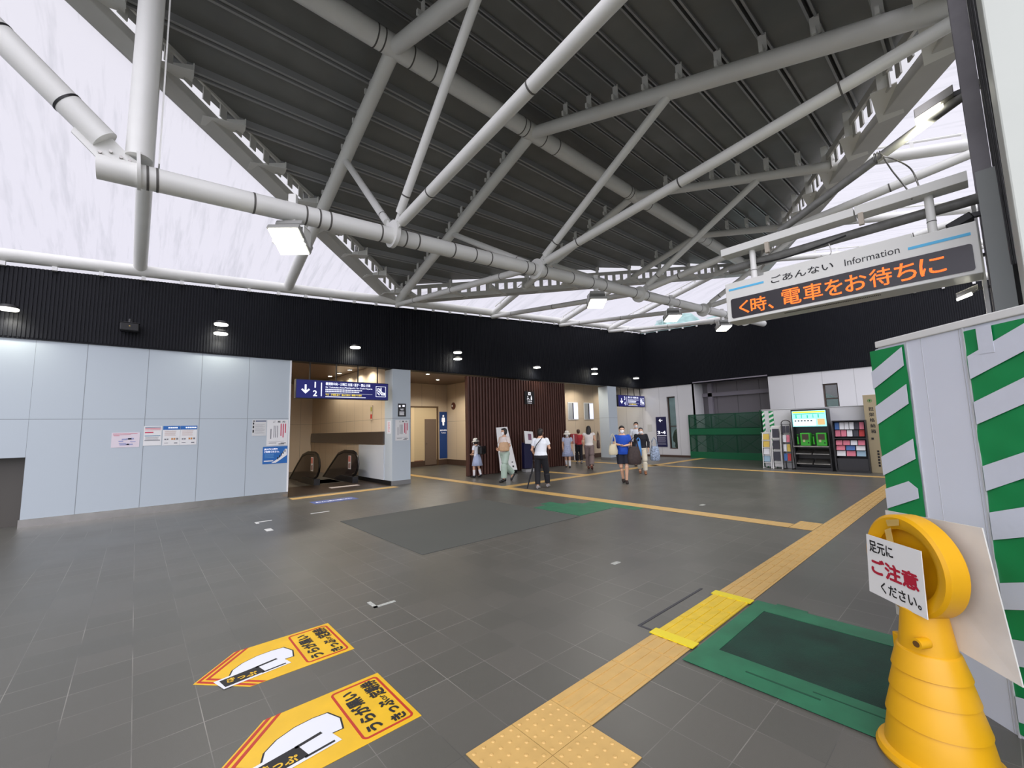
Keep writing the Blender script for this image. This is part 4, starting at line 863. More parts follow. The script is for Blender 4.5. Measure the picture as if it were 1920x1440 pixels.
b = new(); prism(b, [(4.93, -.2, 0), (4.6, -.19, 0), (4.6, -.25, 0), (4.93, -.33, 0)], 8.6); obj('body', b, black, t, world=True)
b = new(); prism(b, [(4.42, -.095, 0), (4.42, -.2, 0), (4.45, -.2, 0), (4.45, -.095, 0)], 3.35); obj('grey_panel', b, mat('panel_midgrey', rgb(128, 132, 130), .5), t, world=True)
for y in (-.165, -.18): 
    b = new(); tube(b, (4.29, y-.03, 2.6), (4.32, y-.02, 4.6), .006, 8); obj('cable', b, dark, t, world=True)
b = new(); prism(b, [(4.15, -.208, 0), (3.75, -.208, 0), (3.75, -1.8, 0), (4.15, -1.8, 0)], 9); tag(obj('white_board', b, mat('board_white', rgb(196, 200, 192), .55, noise=.04, nscale=1.5), bevel=.01), 'tall plain white board at the right edge of the picture', 'board')
t = thing('cctv_camera', 'black camera on a bracket at the end of the sign', 'camera', (4.75, -.02, 3.13))
b = new(); box(b, -.05, .05, -.04, .11, -.03, .03, m=Matrix.Rotation(R(-24), 4, 'X')); obj('housing', b, black, t, bevel=.008); b = new(); box(b, -.02, .02, -.12, -.02, .0, .035); obj('bracket', b, dark, t)
def post_flood(X, Y, z, lab, s=1, p=30, d=(0, .3, -1)):
    t = thing('post_floodlight', lab, 'floodlight', (X, Y, z), group='floodlights fixed by the steel post')
    b = new(); prism(b, [(-.07*s, .1*s, -.05*s), (.07*s, .1*s, -.05*s), (.05*s, -.08*s, .02*s), (-.05*s, -.08*s, .02*s)], .06*s); obj('housing', b, stain, t, bevel=.004)
    b = new(); prism(b, [(-.06*s, .1*s, -.058*s), (.06*s, .1*s, -.058*s), (.045*s, -.03*s, -.02*s), (-.045*s, -.03*s, -.02*s)], .006); obj('lens', b, lampw, t)
    b = new(); box(b, -.015, .015, -.25*s, -.05*s, .02*s, .05*s); obj('bracket', b, dark, t)
    spot(t, (0, .05*s, -.11*s), p, R(150), .9, (1, .97, .82), .08, d)
post_flood(5.0, .05, 4.25, 'glaring floodlight at the top right beside the steel post', 1.35, 60, (.6, .6, .1))
post_flood(5.0, .03, 2.86, 'small floodlight under the right end of the information sign', .8, 8)
post_flood(5.0, .02, 2.6, 'lowest small floodlight just above the white hoarding', .7, 5)

# ------------------------------------------------------------------ white hoarding with green and white tape
HU = Vector((-.7, -.715, 0)).normalized(); HO = Vector((3.80, .467, 0))
t = thing('hoarding', 'white hoarding wrapped in green sheet with white diagonal tapes', 'hoarding', frame=(HO, HU, ZU))
hw = mat('hoarding_white', rgb(222, 226, 236), .4, noise=.04, nscale=1)
b = new(); box(b, 0, 2.4, 0, 2.1, -.08, 0); obj('panel', b, hw, t); b = new(); box(b, -.06, 0, 0, 2.09, -.5, -.02); obj('side_panel', b, hw, t, bevel=.01)
b = new(); box(b, -.01, 2.4, 2.09, 2.135, -.14, .012); obj('cap', b, mat('cap_white', rgb(226, 226, 222), .5), t, bevel=.006)
def wrinkled(name, x0, x1, y0, y1, m, nx=10, ny=60, amp=.004, seed=0):
    b = new(); rr = random.Random(seed); g = [[None]*(ny+1) for _ in range(nx+1)]
    for i in range(nx+1):
        for j in range(ny+1):
            u, v = x0+(x1-x0)*i/nx, y0+(y1-y0)*j/ny
            g[i][j] = b.verts.new((u+.003*math.sin(v*11+seed) if i in (0, nx) else u, v, .007+amp*(math.sin(v*31+u*17+seed)*.5+math.sin(v*13-u*40)*.5+rr.uniform(-.3, .3))))
    for i in range(nx):
        for j in range(ny): b.faces.new((g[i][j], g[i+1][j], g[i+1][j+1], g[i][j+1]))
    o = obj(name, b, m, t, smooth=True); return o
wrinkled('green_sheet', -.062, .212, .02, 2.075, green, seed=1, amp=.002); wrinkled('green_sheet', .588, 2.4, .02, 2.07, green, nx=30, seed=2)
b = new(); box(b, -.068, -.061, 0, 2.07, -.45, .0); obj('green_wrap', b, green, t)
tapew = mat('tape_white', rgb(216, 220, 230), .28, noise=.05, nscale=4, bump=.15, bscale=30)
def tape(pts, z=.013):
    b = new(); prism(b, [(u, v, z) for u, v in pts], .0015); return obj('diagonal_tape', b, tapew, t)
for z0, z1, w in ((1.95, 2.06, .12), (1.71, 1.82, .125), (1.365, 1.475, .125), (1.13, 1.2, .13), (.8, .9, .12), (.5, .6, .12), (.2, .3, .12)):
    if z0 == 1.13: tape([(-.06, z0), (.13, 1.205), (.19, 1.167), (.19, 1.108), (-.06, 1.0)])
    else: tape([(-.062, z0-.02), (.2, z1), (.2, z1-w), (-.062, z0-w-.02)])
for i, (a, c, w) in enumerate(((1.93, .4, .125), (1.68, .42, .12), (1.34, .42, .13), (1.1, .35, .14), (.745, .38, .13), (.475, .3, .125), (.2, .3, .12))):
    tape([(.595, a), (2.4, a+c*1.8), (2.4, a+c*1.8-w), (.595, a-w)] if a+c*1.8 < 2.07 else [(.595, a), (.595+(2.07-a)/c, 2.07), (min(2.4, .595+(2.07-a+w)/c), 2.07), (.595, a-w)])
b = new(); box(b, .66, .735, 1.93, 2.075, .015, .0165); obj('upright_tape', b, tapew, t)
b = new(); box(b, .58, .588, 0, 2.09, 0, .012); box(b, .553, .556, 0, 2.09, 0, .002); box(b, .222, .226, 0, 2.09, 0, .006); box(b, .32, .322, 0, 2.09, 0, .0015); obj('joint_strips', b, mat('strip_white', rgb(190, 192, 194), .5), t)

# ------------------------------------------------------------------ yellow sign cone
t = thing('sign_cone', 'yellow ringed sign cone with a caution card in front of the hoarding', 'sign cone', frame=((2.905, .305, 0), HU, ZU))
prof = [(.23, 0), (.235, .015), (.225, .035), (.205, .04)]
for z0, z1, r0, r1 in ((.04, .18, .2, .178), (.18, .3, .184, .155), (.3, .4, .161, .138), (.4, .5, .144, .118)): prof += [(r0, z0+.004), (r1, z1-.004), (r1-.002, z1)]
prof += [(.108, .505), (.095, .6), (.085, .68), (.05, .7)]
b = new(); lathe(b, prof, 48); bmesh.ops.rotate(b, verts=b.verts, cent=(0, 0, 0), matrix=Matrix.Rotation(-math.pi/2, 3, 'X')); obj('cone', b, yellow, t, smooth=True)
ycz = .885
b = new(); P = []
for k in range(49): P.append((.0, 0))
def torus_disc(bm, prof, n=56):
    rings = []
    for r, z in prof: rings.append([bm.verts.new((-.015+r*math.cos(2*math.pi*k/n), ycz+r*1.0*math.sin(2*math.pi*k/n), z)) for k in range(n)])
    for r, s in zip(rings, rings[1:]+rings[:1]):
        for k in range(n): bm.faces.new((r[k], r[(k+1) % n], s[(k+1) % n], s[k]))
torus_disc(b, [(.165, .045), (.19, .06), (.222, .062), (.236, .05), (.236, -.03), (.222, -.045), (.165, -.04)]); obj('ring', b, yellow, t, smooth=True)
b = new(); torus_disc(b, [(.01, .0), (.175, .005), (.175, -.02), (.01, -.02)]); obj('ring_back', b, yellow, t, smooth=True)
b = new(); loft(b, [(.07, .56, .06), (.085, .56, .12)], .024, n=18); obj('spout', b, yellow, t, smooth=True); b = new(); loft(b, [(.085, .56, .1205), (.0853, .56, .1215)], .014, n=14); obj('spout_hole', b, mat('hole_dark', rgb(90, 60, 10), .7), t)
b = new(); box(b, -.185, -.125, .36, .5, -.02, .02); obj('side_lug', b, yellow, t, bevel=.008)
b = new(); prism(b, [(-.25, 1.1, -.075), (.24, 1.115, -.095), (.31, .5, -.1), (-.235, .56, -.06)], .006); obj('back_board', b, mat('board_dirty', rgb(212, 210, 204), .6, noise=.12, nscale=5), t)
t2 = mat('clear_tape', rgb(215, 185, 110), .12, alpha=.6); b = new(); prism(b, [(-.08, 1.085, .064), (.0, 1.105, .064), (.0, 1.075, .066), (-.07, 1.055, .066)], .001); prism(b, [(-.1, 1.03, .06), (-.06, 1.05, .06), (-.03, .975, .0765), (-.07, .97, .0765)], .001); obj('clear_tape', b, t2, t)
b = new(); prism(b, [(-.205, .985, .0), (.12, .985, .0), (.112, .678, .0), (-.225, .682, .0)], .004); card = obj('caution_card', b, whitem, t); card.location = (0, 0, .075)
card_w = mat('card_black', rgb(20, 20, 24), .6)
text_mesh('lettering', '足元に', card_w, card, -.115, .93, w=.15, h=.06, bold=.025, z=.0055); text_mesh('red_lettering', 'ご注意', text_r, card, -.05, .83, w=.28, h=.085, bold=.045, z=.0055); text_mesh('lettering', 'ください。', card_w, card, -.025, .735, w=.23, h=.055, bold=.022, z=.0055)

# ------------------------------------------------------------------ kiosk enclosure by the right wall
KX = 17.05
b = new(); box(b, KX, 20.0, 1.6, 5.5, 0, 2.04); box(b, KX-.02, KX+.05, 1.6, 5.52, 2.04, 2.06)
tag(obj('temporary_enclosure', b, mat('enclosure_white', rgb(206, 207, 209), .5), bevel=.01), 'low white temporary enclosure behind the phones and racks', 'enclosure')
def stripes(lab, y0, y1, z0, z1, x=KX-.012, n=11):
    t = thing('striped_strip', lab, 'tape strip', frame=((x, y1, z0), YR, ZU)); W_, H_ = y1-y0, z1-z0
    plate('green_backing', t, green, 0, W_, 0, H_, -.008, 0); b = new(); h = H_/n
    for i in range(n): prism(b, [(0, i*h, 0), (W_, i*h+h*.45, 0), (W_, i*h+h*.9, 0), (0, i*h+h*.45, 0)], .002)
    obj('white_bands', b, whitem, t)
stripes('green and white striped strip on the left corner of the enclosure', 5.42, 5.5, 0, 2.0, n=12)
stripes('green and white striped strip behind the first leaflet rack', 5.13, 5.28, 0, 2.0, n=12)
t = thing('phone_kiosk', 'dark kiosk with bright cyan screen and two green telephones', 'phone kiosk', (16.6, 3.97, 0))
b = new(); box(b, 0, .4, -.5, -.47, .1, 2.0); box(b, 0, .4, .47, .5, .1, 2.0); box(b, .3, .4, -.47, .47, .1, 2.0); box(b, .0, .3, -.47, .47, 1.96, 2.0); box(b, .0, .4, -.5, .5, 0, .1); obj('frame', b, dark, t)
sc_ = thing('k', frame=((16.6-.005, 3.97+.47, 1.43), YR, ZU), label=None, cat=None); sc_.name = 'screen'
b = new(); box(b, 0, .94, 0, .52, -.05, 0); sb = obj('screen_panel', b, mat('screen_cyan', rgb(150, 232, 232), .3, emit=.9), None)
sb.parent = t; sb.matrix_parent_inverse = Matrix(); sb.data.transform(t.matrix_world.inverted() @ sc_.matrix_world)
def scr(name, m, rects, z=.002):
    b = new()
    for r in rects: box(b, *r, 0, z)
    o = obj(name, b, m, None); o.data.transform(t.matrix_world.inverted() @ sc_.matrix_world); o.parent = sb
scr('yellow_header', mat('screen_yellow', rgb(226, 230, 60), .4, emit=.8), [(.02, .92, .45, .5)]); scr('green_band', mat('screen_green', rgb(40, 190, 140), .4, emit=.6), [(.04, .9, .41, .43), (.1, .13, .28, .4), (.26, .28, .28, .4), (.42, .45, .28, .38), (.58, .6, .28, .4), (.72, .75, .28, .4)])
scr('white_area', mat('screen_white', rgb(225, 245, 250), .4, emit=.8), [(.03, .66, .03, .25)]); scr('dark_marks', text_k, [(.06+i*.09, .11+i*.09, .17, .21) for i in range(6)], .004); scr('picture', mat('screen_orange', rgb(225, 190, 130), .4, emit=.5), [(.7, .9, .05, .25)])
bpy.data.objects.remove(sc_)
b = new(); box(b, -.12, .3, -.49, .49, .76, .8); obj('shelf', b, stain, t, bevel=.004)
for y0, y1 in ((-.46, -.02), (.02, .46)):
    for z in (.2, .52):
        b = new(); prism(b, [(-.02, y0, z), (.28, y0, z+.14), (.28, y1, z+.14), (-.02, y1, z)], .03); obj('lower_shelf', b, stain, t)
def telephone(y, lab):
    q = thing('telephone', lab, 'telephone', (16.62, y, .8), group='green telephones in the kiosk')
    b = new(); prism(b, [(-.06, -.14, 0), (.2, -.14, 0), (.2, .14, 0), (-.06, .14, 0)], .42); obj('body', b, mat('phone_green', rgb(60, 168, 50), .35), q, bevel=.02)
    b = new(); box(b, -.068, -.06, -.1, .08, .2, .38); obj('panel', b, mat('phone_panel', rgb(70, 54, 44), .4), q); b = new(); box(b, -.072, -.068, -.0, .06, .12, .2); obj('display', b, mat('phone_lcd', rgb(180, 190, 140), .4), q)
    b = new(); loft(b, [(-.07, .2, .06), (-.09, .2, .12), (-.09, .2, .3), (-.07, .2, .37)], [.03, .022, .022, .03], n=12); obj('handset', b, MC['phone_green'], q, smooth=True); b = new(); ell(b, (-.062, -.09, .1), .01, .022, .022, 10); obj('coin_knob', b, black, q)
telephone(4.12, 'green telephone on the left in the kiosk'); telephone(3.68, 'green telephone on the right in the kiosk')
# racks
leaf_cols = [rgb(222, 224, 228), rgb(190, 60, 60), rgb(70, 110, 170), rgb(220, 190, 90), rgb(214, 120, 140), rgb(60, 60, 70), rgb(150, 180, 200)]
leaf_m = [mat('leaflet_%s' % n_, c, .6) for n_, c in zip(('white', 'red', 'blue', 'cream', 'pink', 'black', 'pale_blue'), leaf_cols)]
def rack(x, y, w, h, lab, fm, tiers, cols, seed, arch=False, solid=None):
    t = thing('leaflet_rack', lab, 'rack', frame=((x, y+w/2, 0), YR, ZU), group='racks along the white enclosure'); b = new(); r = .014
    for u in (r, w-r): tube(b, (u, 0, 0), (u, h*.55, -.04), r, 8); tube(b, (u, h*.55, -.04), (u, h-.06, -.16), r, 8); tube(b, (u, .02, .02), (u, .02, -.36), r, 8); tube(b, (u, 0, -.3), (u, h-.06, -.18), r, 8)
    for v in [h*(.15+.8*i/tiers) for i in range(tiers+1)]: tube(b, (0, v, -.05), (w, v, -.05), r*.6, 6)
    if arch: loft(b, [(w/2+w/2*math.cos(R(a)), h-.06+.12*math.sin(R(a)), -.17) for a in range(0, 181, 20)], r, n=8)
    obj('frame', b, fm, t)
    if solid: 
        b = new(); box(b, .01, w-.01, .06, h-.04, -.24, -.2); obj('back_plate', b, solid, t)
    rr = random.Random(seed)
    for i in range(tiers):
        for j in range(cols):
            if rr.random() < .12: continue
            u0 = .03+(w-.06)*j/cols; v0 = h*(.18+.78*i/tiers); z = -.06-.1*i/tiers
            b = new(); prism(b, [(u0, v0, z), (u0+(w-.06)/cols*.86, v0, z), (u0+(w-.06)/cols*.86, v0+h*.6/tiers, z-.03), (u0, v0+h*.6/tiers, z-.03)], .012); obj('leaflet', b, leaf_m[rr.randrange(7)], t)
rack(16.6, 5.32, .28, 1.3, 'narrow leaflet rack with a red top nearest the green net', whitem, 4, 1, 1, solid=MC['enclosure_white'])
rack(16.58, 5.0, .3, 1.52, 'white framed leaflet rack with a yellow top and red label', whitem, 3, 1, 5, solid=whitem)
rack(16.54, 4.68, .28, 1.6, 'black wire leaflet rack with an arched top', dark, 4, 2, 9, arch=True)
t = thing('magazine_rack', 'wide dark magazine rack with colourful covers beside the beige post', 'rack', frame=((16.55, 3.36, 0), YR, ZU))
b = new(); box(b, 0, .03, 0, 1.6, -.4, 0); box(b, .81, .84, 0, 1.6, -.4, 0); box(b, .03, .81, .05, 1.6, -.4, -.36); box(b, .03, .81, .0, .06, -.36, 0); box(b, .03, .81, 1.02, 1.05, -.36, .0); box(b, .03, .81, 1.57, 1.6, -.36, -.02); obj('cabinet', b, dark, t)
b = new(); box(b, .04, .8, .06, .42, -.05, -.04); obj('wire_front', b, mat('smoke_panel', rgb(56, 56, 60), .2), t)
rr = random.Random(4)
for v0, v1, cols in ((1.1, 1.3, 5), (1.32, 1.54, 6), (.5, .66, 3), (.68, .82, 3), (.84, .98, 4)):
    for j in range(cols):
        u0 = .05+.74*j/cols; z = -.1+.06*(v0 < 1)
        b = new(); prism(b, [(u0, v0, z), (u0+.74/cols*.88, v0, z), (u0+.74/cols*.88, v1, z-.05), (u0, v1, z-.05)], .02); obj('magazine', b, leaf_m[rr.choice([0, 0, 2, 4, 4, 6, 5, 1])], t)
t = thing('stretcher_locker', 'tall beige locker post with green cross and vertical lettering', 'locker', frame=((16.71, 2.55, 0), YR, ZU)); b = new(); box(b, 0, .34, 0, 2.36, -.3, 0); obj('body', b, mat('locker_beige', rgb(172, 158, 126), .5), t, bevel=.01)
b = new(); torus = [(.16+.055*math.cos(R(a)), 2.18+.055*math.sin(R(a)), .003) for a in range(0, 360, 20)]; prism(b, torus, .001); obj('green_disc', b, mat('cross_green', rgb(60, 130, 60), .5), t)
b = new(); torus = [(.16+.042*math.cos(R(a)), 2.18+.042*math.sin(R(a)), .0045) for a in range(0, 360, 20)]; prism(b, torus, .001); obj('pale_disc', b, MC['locker_beige'], t); b = new(); box(b, .148, .172, 2.15, 2.21, .0056, .0066); box(b, .13, .19, 2.168, 2.192, .0056, .0066); obj('cross', b, MC['cross_green'], t)
for i, ch in enumerate('担架格納箱'): text_mesh('lettering', ch, text_k, t, .17, 1.93-i*.17, h=.12, bold=.02, z=.003)
b = new(); box(b, .1, .16, 1.0, 1.06, 0, .006); obj('lock', b, black, t); b = new()
for i in range(6): box(b, .2, .25, .62-i*.085, .68-i*.085, .001, .004)
obj('small_characters', b, text_k, t)

# ------------------------------------------------------------------ green net fence
nf = mat('net_fence', rgb(14, 84, 58), .6, alpha=.45); nband = mat('net_band', rgb(10, 100, 62), .5); npost = mat('fence_post_green', rgb(10, 60, 40), .5)
t = thing('net_fence', 'green net fence closing the recess in the right wall', 'fence', frame=((20.08, 9.74, 0), (Vector((19.85, 6.45, 0))-Vector((20.08, 9.74, 0))), ZU)); L_ = 3.3
b = new(); box(b, 0, L_, 0, 2.04, 0, .004); obj('net', b, nf, t); b = new(); box(b, 0, L_, 1.1, 1.38, .006, .012); box(b, 0, L_, 0, .3, .006, .012); obj('solid_bands', b, nband, t)
b = new()
for i in range(4): tube(b, (L_*i/3+.02, 0, -.03), (L_*i/3+.02, 2.05, -.03), .03, 8)
for v in (.03, 1.08, 1.4, 2.04): tube(b, (0, v, -.03), (L_, v, -.03), .022, 8)
obj('posts', b, npost, t)
b = new()
for i in range(3):
    for v0, v1 in ((.3, 1.08), (1.4, 2.03)): tube(b, (L_*i/3, v0, -.04), (L_*(i+1)/3, v1, -.04), .012, 6); tube(b, (L_*i/3, v1, -.045), (L_*(i+1)/3, v0, -.045), .012, 6)
obj('cross_braces', b, npost, t)
t = thing('net_fence', 'end panel of the green net turning towards the white enclosure', 'fence', frame=((19.85, 6.44, 0), (Vector((17.15, 5.62, 0))-Vector((19.85, 6.44, 0))), ZU)); L_ = 2.8
b = new(); box(b, 0, L_, 0, 2.04, 0, .004); obj('net', b, nf, t); b = new(); box(b, 0, L_, 1.1, 1.38, .006, .012); box(b, 0, L_, 0, .3, .006, .012); obj('solid_bands', b, nband, t)
b = new(); tube(b, (0.03, 0, -.03), (0.03, 2.05, -.03), .03, 8); tube(b, (L_, 0, -.03), (L_, 2.05, -.03), .03, 8); tube(b, (0, 2.04, -.03), (L_, 2.04, -.03), .022, 8); obj('posts', b, npost, t)

# trees on the slope beyond the far corner
rr = random.Random(11); leafm = mat('foliage_haze_tint', rgb(150, 180, 178), .8, noise=.4, nscale=.6)  # haze put into the pale foliage colour
b = new(); 
for i in range(40):
    x, y = 58+rr.random()*14, 22+rr.random()*26; ell(b, (x, y, 9+rr.random()*5), 3+rr.random()*2, 3+rr.random()*2, 2.5+rr.random()*2, 10)
for v in b.verts: v.co += Vector((rr.uniform(-.4, .4), rr.uniform(-.4, .4), rr.uniform(-.4, .4)))
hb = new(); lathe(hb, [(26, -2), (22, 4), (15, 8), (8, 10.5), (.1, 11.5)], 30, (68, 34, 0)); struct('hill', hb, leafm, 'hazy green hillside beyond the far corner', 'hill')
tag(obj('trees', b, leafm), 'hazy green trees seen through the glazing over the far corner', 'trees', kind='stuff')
b = new()
for i in range(26): ell(b, (22.6+rr.random(), 3.2+rr.random()*8.5, .3+.4*(i%7)*rr.random()), .5, .5, .5, 8)
for v in b.verts: v.co += Vector((rr.uniform(-.1, .1), rr.uniform(-.1, .1), rr.uniform(-.1, .1)))
tag(obj('shrubs', b, mat('shrub_green', rgb(90, 130, 80), .8, noise=.5, nscale=6)), 'green shrubs outside the narrow window', 'shrubs', kind='stuff')

# ------------------------------------------------------------------ people
skin = mat('skin', rgb(214, 168, 138), .55); hairm = mat('hair_black', rgb(26, 20, 18), .5); maskm = mat('face_mask', rgb(236, 236, 238), .8); eyem = mat('eye_dark', rgb(24, 18, 16), .3)
def cloth(n, c, noise=0, ns=20): return mat('cloth_'+n, c, .85, noise=noise, nscale=ns)
def person(label, loc, heading, h=1.6, pose=None, top=None, sleeve=.55, bottom=None, bottom_m=None, hair='short', hair_m=None, hat=None, shoe=None, sock=None, child=False, mask=True, head_yaw=0, top_len=.0, wide=1.0):
    """heading: direction in plan the person faces; local frame faces +Y"""
    hv = Vector((*heading, 0)).normalized(); rz = math.atan2(hv.y, hv.x)-math.pi/2
    t = thing('person', label, 'person', (loc[0], loc[1], 0), rz); k = h/1.6
    hs = 1.14 if child else 1.0
    J = dict(ankL=(-.09, 0, .08), ankR=(.09, 0, .08), kneL=(-.09, .02, .44), kneR=(.09, .02, .44), hipL=(-.085, 0, .84), hipR=(.085, 0, .84),
             shL=(-.165, 0, 1.3), shR=(.165, 0, 1.3), elL=(-.21, -.03, 1.04), elR=(.21, -.03, 1.04), wrL=(-.2, .08, .82), wrR=(.2, .08, .82), chest=(0, 0, 1.2), head=(0, .015, 1.49), lean=(0, 0, 0))
    J.update(pose or {}); J = {a: Vector(v) for a, v in J.items()}; ln = J['lean']
    for a in ('shL', 'shR', 'elL', 'elR', 'wrL', 'wrR', 'head'): J[a] = J[a]+ln*(1 if a != 'head' else 1.2)
    def V(v): return Vector(v)*k
    def torso(b, g=0, z0=.82, z1=1.36, full=True):
        prof = [(.80, .14, .105), (.88, .155, .115), (.98, .128, .095), (1.08, .135, .1), (1.2, .158, .108), (1.29, .15, .09), (1.345, .085, .065), (1.40, .05, .052)]
        pts, ra, rb = [], [], []
        for z, a, c in prof:
            if z0 <= z <= z1: f = (z-.85)/.5; pts.append(V((0, 0, z)) + ln*k*max(0, f)); ra.append((a*wide+g)*k); rb.append((c*wide+g)*k)
        loft(b, pts, ra, rb, 20, up=(0, 1, 0))
    def limb(b, names, rad, g=0, n=12, frac=None):
        P = [J[q] for q in names]
        if frac is not None:  # cut the last segment
            P = P[:-1]+[P[-2].lerp(P[-1], frac)]; rad = list(rad[:-1])+[rad[-2]+(rad[-1]-rad[-2])*frac]
        pts = []; rr_ = []
        for i in range(len(P)-1):
            m_ = 4
            for q in range(m_+(i == len(P)-2)): s = q/m_; pts.append(V(P[i].lerp(P[i+1], s))); rr_.append((rad[i]+(rad[i+1]-rad[i])*s+g)*k)
        loft(b, pts, rr_, n=n)
        for p, r in zip(P[1:-1] if frac is None else P[1:-1], rad[1:-1]): ell(b, V(p), (r+g)*k, (r+g)*k, (r+g)*k, 10)
    b = new(); torso(b, 0, .8, 1.41)
    for s in 'LR':
        limb(b, ['hip'+s, 'kne'+s, 'ank'+s], [.088, .056, .036]); limb(b, ['sh'+s, 'el'+s, 'wr'+s], [.05, .038, .026]); ell(b, V(J['hip'+s]), .09*k, .1*k, .09*k); ell(b, V(J['sh'+s]), .055*k, .055*k, .055*k)
        a = J['ank'+s]; fd = J.get('toe'+s, Vector((0, 1, -.12))); loft(b, [V(a+Vector((0, -.04, -.035))), V(a+Vector((0, .05, -.03))+fd*.02), V(a+fd*.15+Vector((0, 0, -.03)))], [.036*k, .042*k, .026*k], [.036*k, .03*k, .018*k], 10)
        w = J['wr'+s]; d = (w-J['el'+s]).normalized(); sx = 1 if s == 'R' else -1; sd = Vector((0, 1, 0)).cross(d)
        sd = (Vector((0, 1, 0))-d*d.y).normalized() if abs(d.y) < .9 else Vector((0, 0, 1)); nm = d.cross(sd).normalized()*sx
        loft(b, [V(w-d*.01), V(w+d*.04), V(w+d*.085)], [.026*k, .038*k, .036*k], [.02*k, .018*k, .014*k], 10, up=sd.cross(d))
        for i, (o_, L2) in enumerate(((-.028, .055), (-.01, .066), (.01, .062), (.027, .048))):
            q0 = w+d*.08+sd*o_; q1 = q0+d*L2*.5-nm*.008; q2 = q0+d*L2*.85-nm*.028; loft(b, [V(q0), V(q1), V(q2)], [.0095*k, .0088*k, .0075*k], n=8)
        q0 = w+d*.025+sd*.03; loft(b, [V(q0), V(q0+sd*.025+d*.025), V(q0+sd*.028+d*.055-nm*.01)], [.011*k, .010*k, .008*k], n=8)
    hd = J['head']; mh = Matrix.Translation(V(hd)) @ Matrix.Rotation(head_yaw, 4, 'Z') @ Matrix.Scale(k*hs, 4)
    def H(p): return mh @ Vector(p)
    loft(b, [V((0, 0, 1.36)+ln) if False else V(Vector((0, -.005, 1.34))+ln), V(hd+Vector((0, -.015, -.07)))], [.05*k, .045*k], n=12)
    bh = new(); ell(bh, (0, -.008, .025), .073, .09, .088, 20); ell(bh, (0, .012, -.03), .058, .068, .072, 18); ell(bh, (0, .045, -.085), .024, .02, .018, 10); loft(bh, [(0, .085, .02), (0, .102, -.015), (0, .084, -.026)], [.008, .014, .012], n=8)
    ell(bh, (0, .078, -.052), .02, .008, .005, 8); ell(bh, (0, .08, -.06), .017, .007, .005, 8)
    for sx in (-1, 1): ell(bh, (sx*.074, -.005, -.005), .01, .02, .03, 10); ell(bh, (sx*.03, .072, .03), .02, .012, .006, 8)
    bmesh.ops.transform(bh, matrix=mh, verts=bh.verts); me_ = bpy.data.meshes.new('h'); bh.to_mesh(me_); bh.free(); b.from_mesh(me_); bpy.data.meshes.remove(me_)
    voxel('body', b, skin, t, .0085*k, 3)
    for sx in (-1, 1): b = new(); ell(b, H((sx*.03, .077, .012)), .011*k, .006*k, .007*k, 10); obj('eye', b, eyem, t, smooth=True)
    if mask:
        b = new(); loft(b, [H((0, .02, .0)), H((0, .022, -.03)), H((0, .02, -.06)), H((0, .01, -.085))], [.05*k*hs, .062*k*hs, .056*k*hs, .034*k*hs], [.07*k*hs, .086*k*hs, .078*k*hs, .05*k*hs], 24, up=(math.sin(-head_yaw), math.cos(head_yaw), 0))
        mi = mh.inverted(); dl = [v for v in b.verts if (mi @ v.co).y < .03]; bmesh.ops.delete(b, geom=dl, context='VERTS'); obj('face_mask', b, maskm, t, smooth=True)
    # hair
    hm = hair_m or hairm; b = new(); ell(b, (0, -.022, .04), .083, .092, .088, 22)
    if hair in ('short', 'long', 'bob'): ell(b, (0, -.045, -.0), .078, .066, .085, 18); ell(b, (0, .045, .085), .062, .035, .03, 12)
    if hair == 'bob':
        for sx in (-1, 1): ell(b, (sx*.068, -.01, -.02), .022, .05, .07, 12)
    if hair == 'long':
        loft(b, [(0, -.06, .03), (0, -.085, -.1), (0, -.09, -.22), (0, -.08, -.3)], [.08, .088, .075, .03], [.04, .04, .032, .015], 16, up=(0, 1, 0))
        for sx in (-1, 1): loft(b, [(sx*.07, 0, .02), (sx*.078, -.01, -.1), (sx*.07, -.03, -.2)], [.022, .022, .012], n=10)
    if hair == 'bun': ell(b, (0, -.1, .08), .04, .04, .04, 12); ell(b, (0, -.045, -.0), .076, .06, .08, 18)
    if hair == 'tails':
        ell(b, (0, -.045, -.0), .078, .062, .08, 18)
        for sx in (-1, 1): loft(b, [(sx*.07, -.02, -.02), (sx*.09, .0, -.12), (sx*.085, .02, -.22)], [.022, .024, .012], n=10)
    bmesh.ops.transform(b, matrix=mh, verts=b.verts); voxel('hair', b, hm, t, .009*k, 3)
    if hat:
        b = new(); lathe(b, [(.0, .15), (.05, .148), (.08, .125), (.094, .08), (.1, .05), (.15, .02), (.155, .018), (.15, .012), (.1, .038), (.09, .03)], 30); bmesh.ops.transform(b, matrix=mh @ Matrix.Rotation(R(-8), 4, 'X'), verts=b.verts); obj('hat', b, hat, t, smooth=True)
        b = new(); lathe(b, [(.0975, .055), (.0955, .075), (.094, .075), (.094, .055)], 30); bmesh.ops.transform(b, matrix=mh @ Matrix.Rotation(R(-8), 4, 'X'), verts=b.verts); obj('hat_band', b, navy, t, smooth=True)
    if top:
        b = new(); torso(b, .016, .88-.001 if top_len >= 0 else .97, 1.36)
        if top_len > 0: torso(b, .02, .8, 1.0)
        for s in 'LR':
            ell(b, V(J['sh'+s]), .066*k, .066*k, .062*k)
            if sleeve > 0:
                if sleeve <= 1: limb(b, ['sh'+s, 'el'+s], [.058, .052], .012, frac=sleeve)
                else: limb(b, ['sh'+s, 'el'+s, 'wr'+s], [.05, .042, .03], .012, frac=min(1, sleeve-1))
        voxel('top', b, top, t, .0105*k, 3)
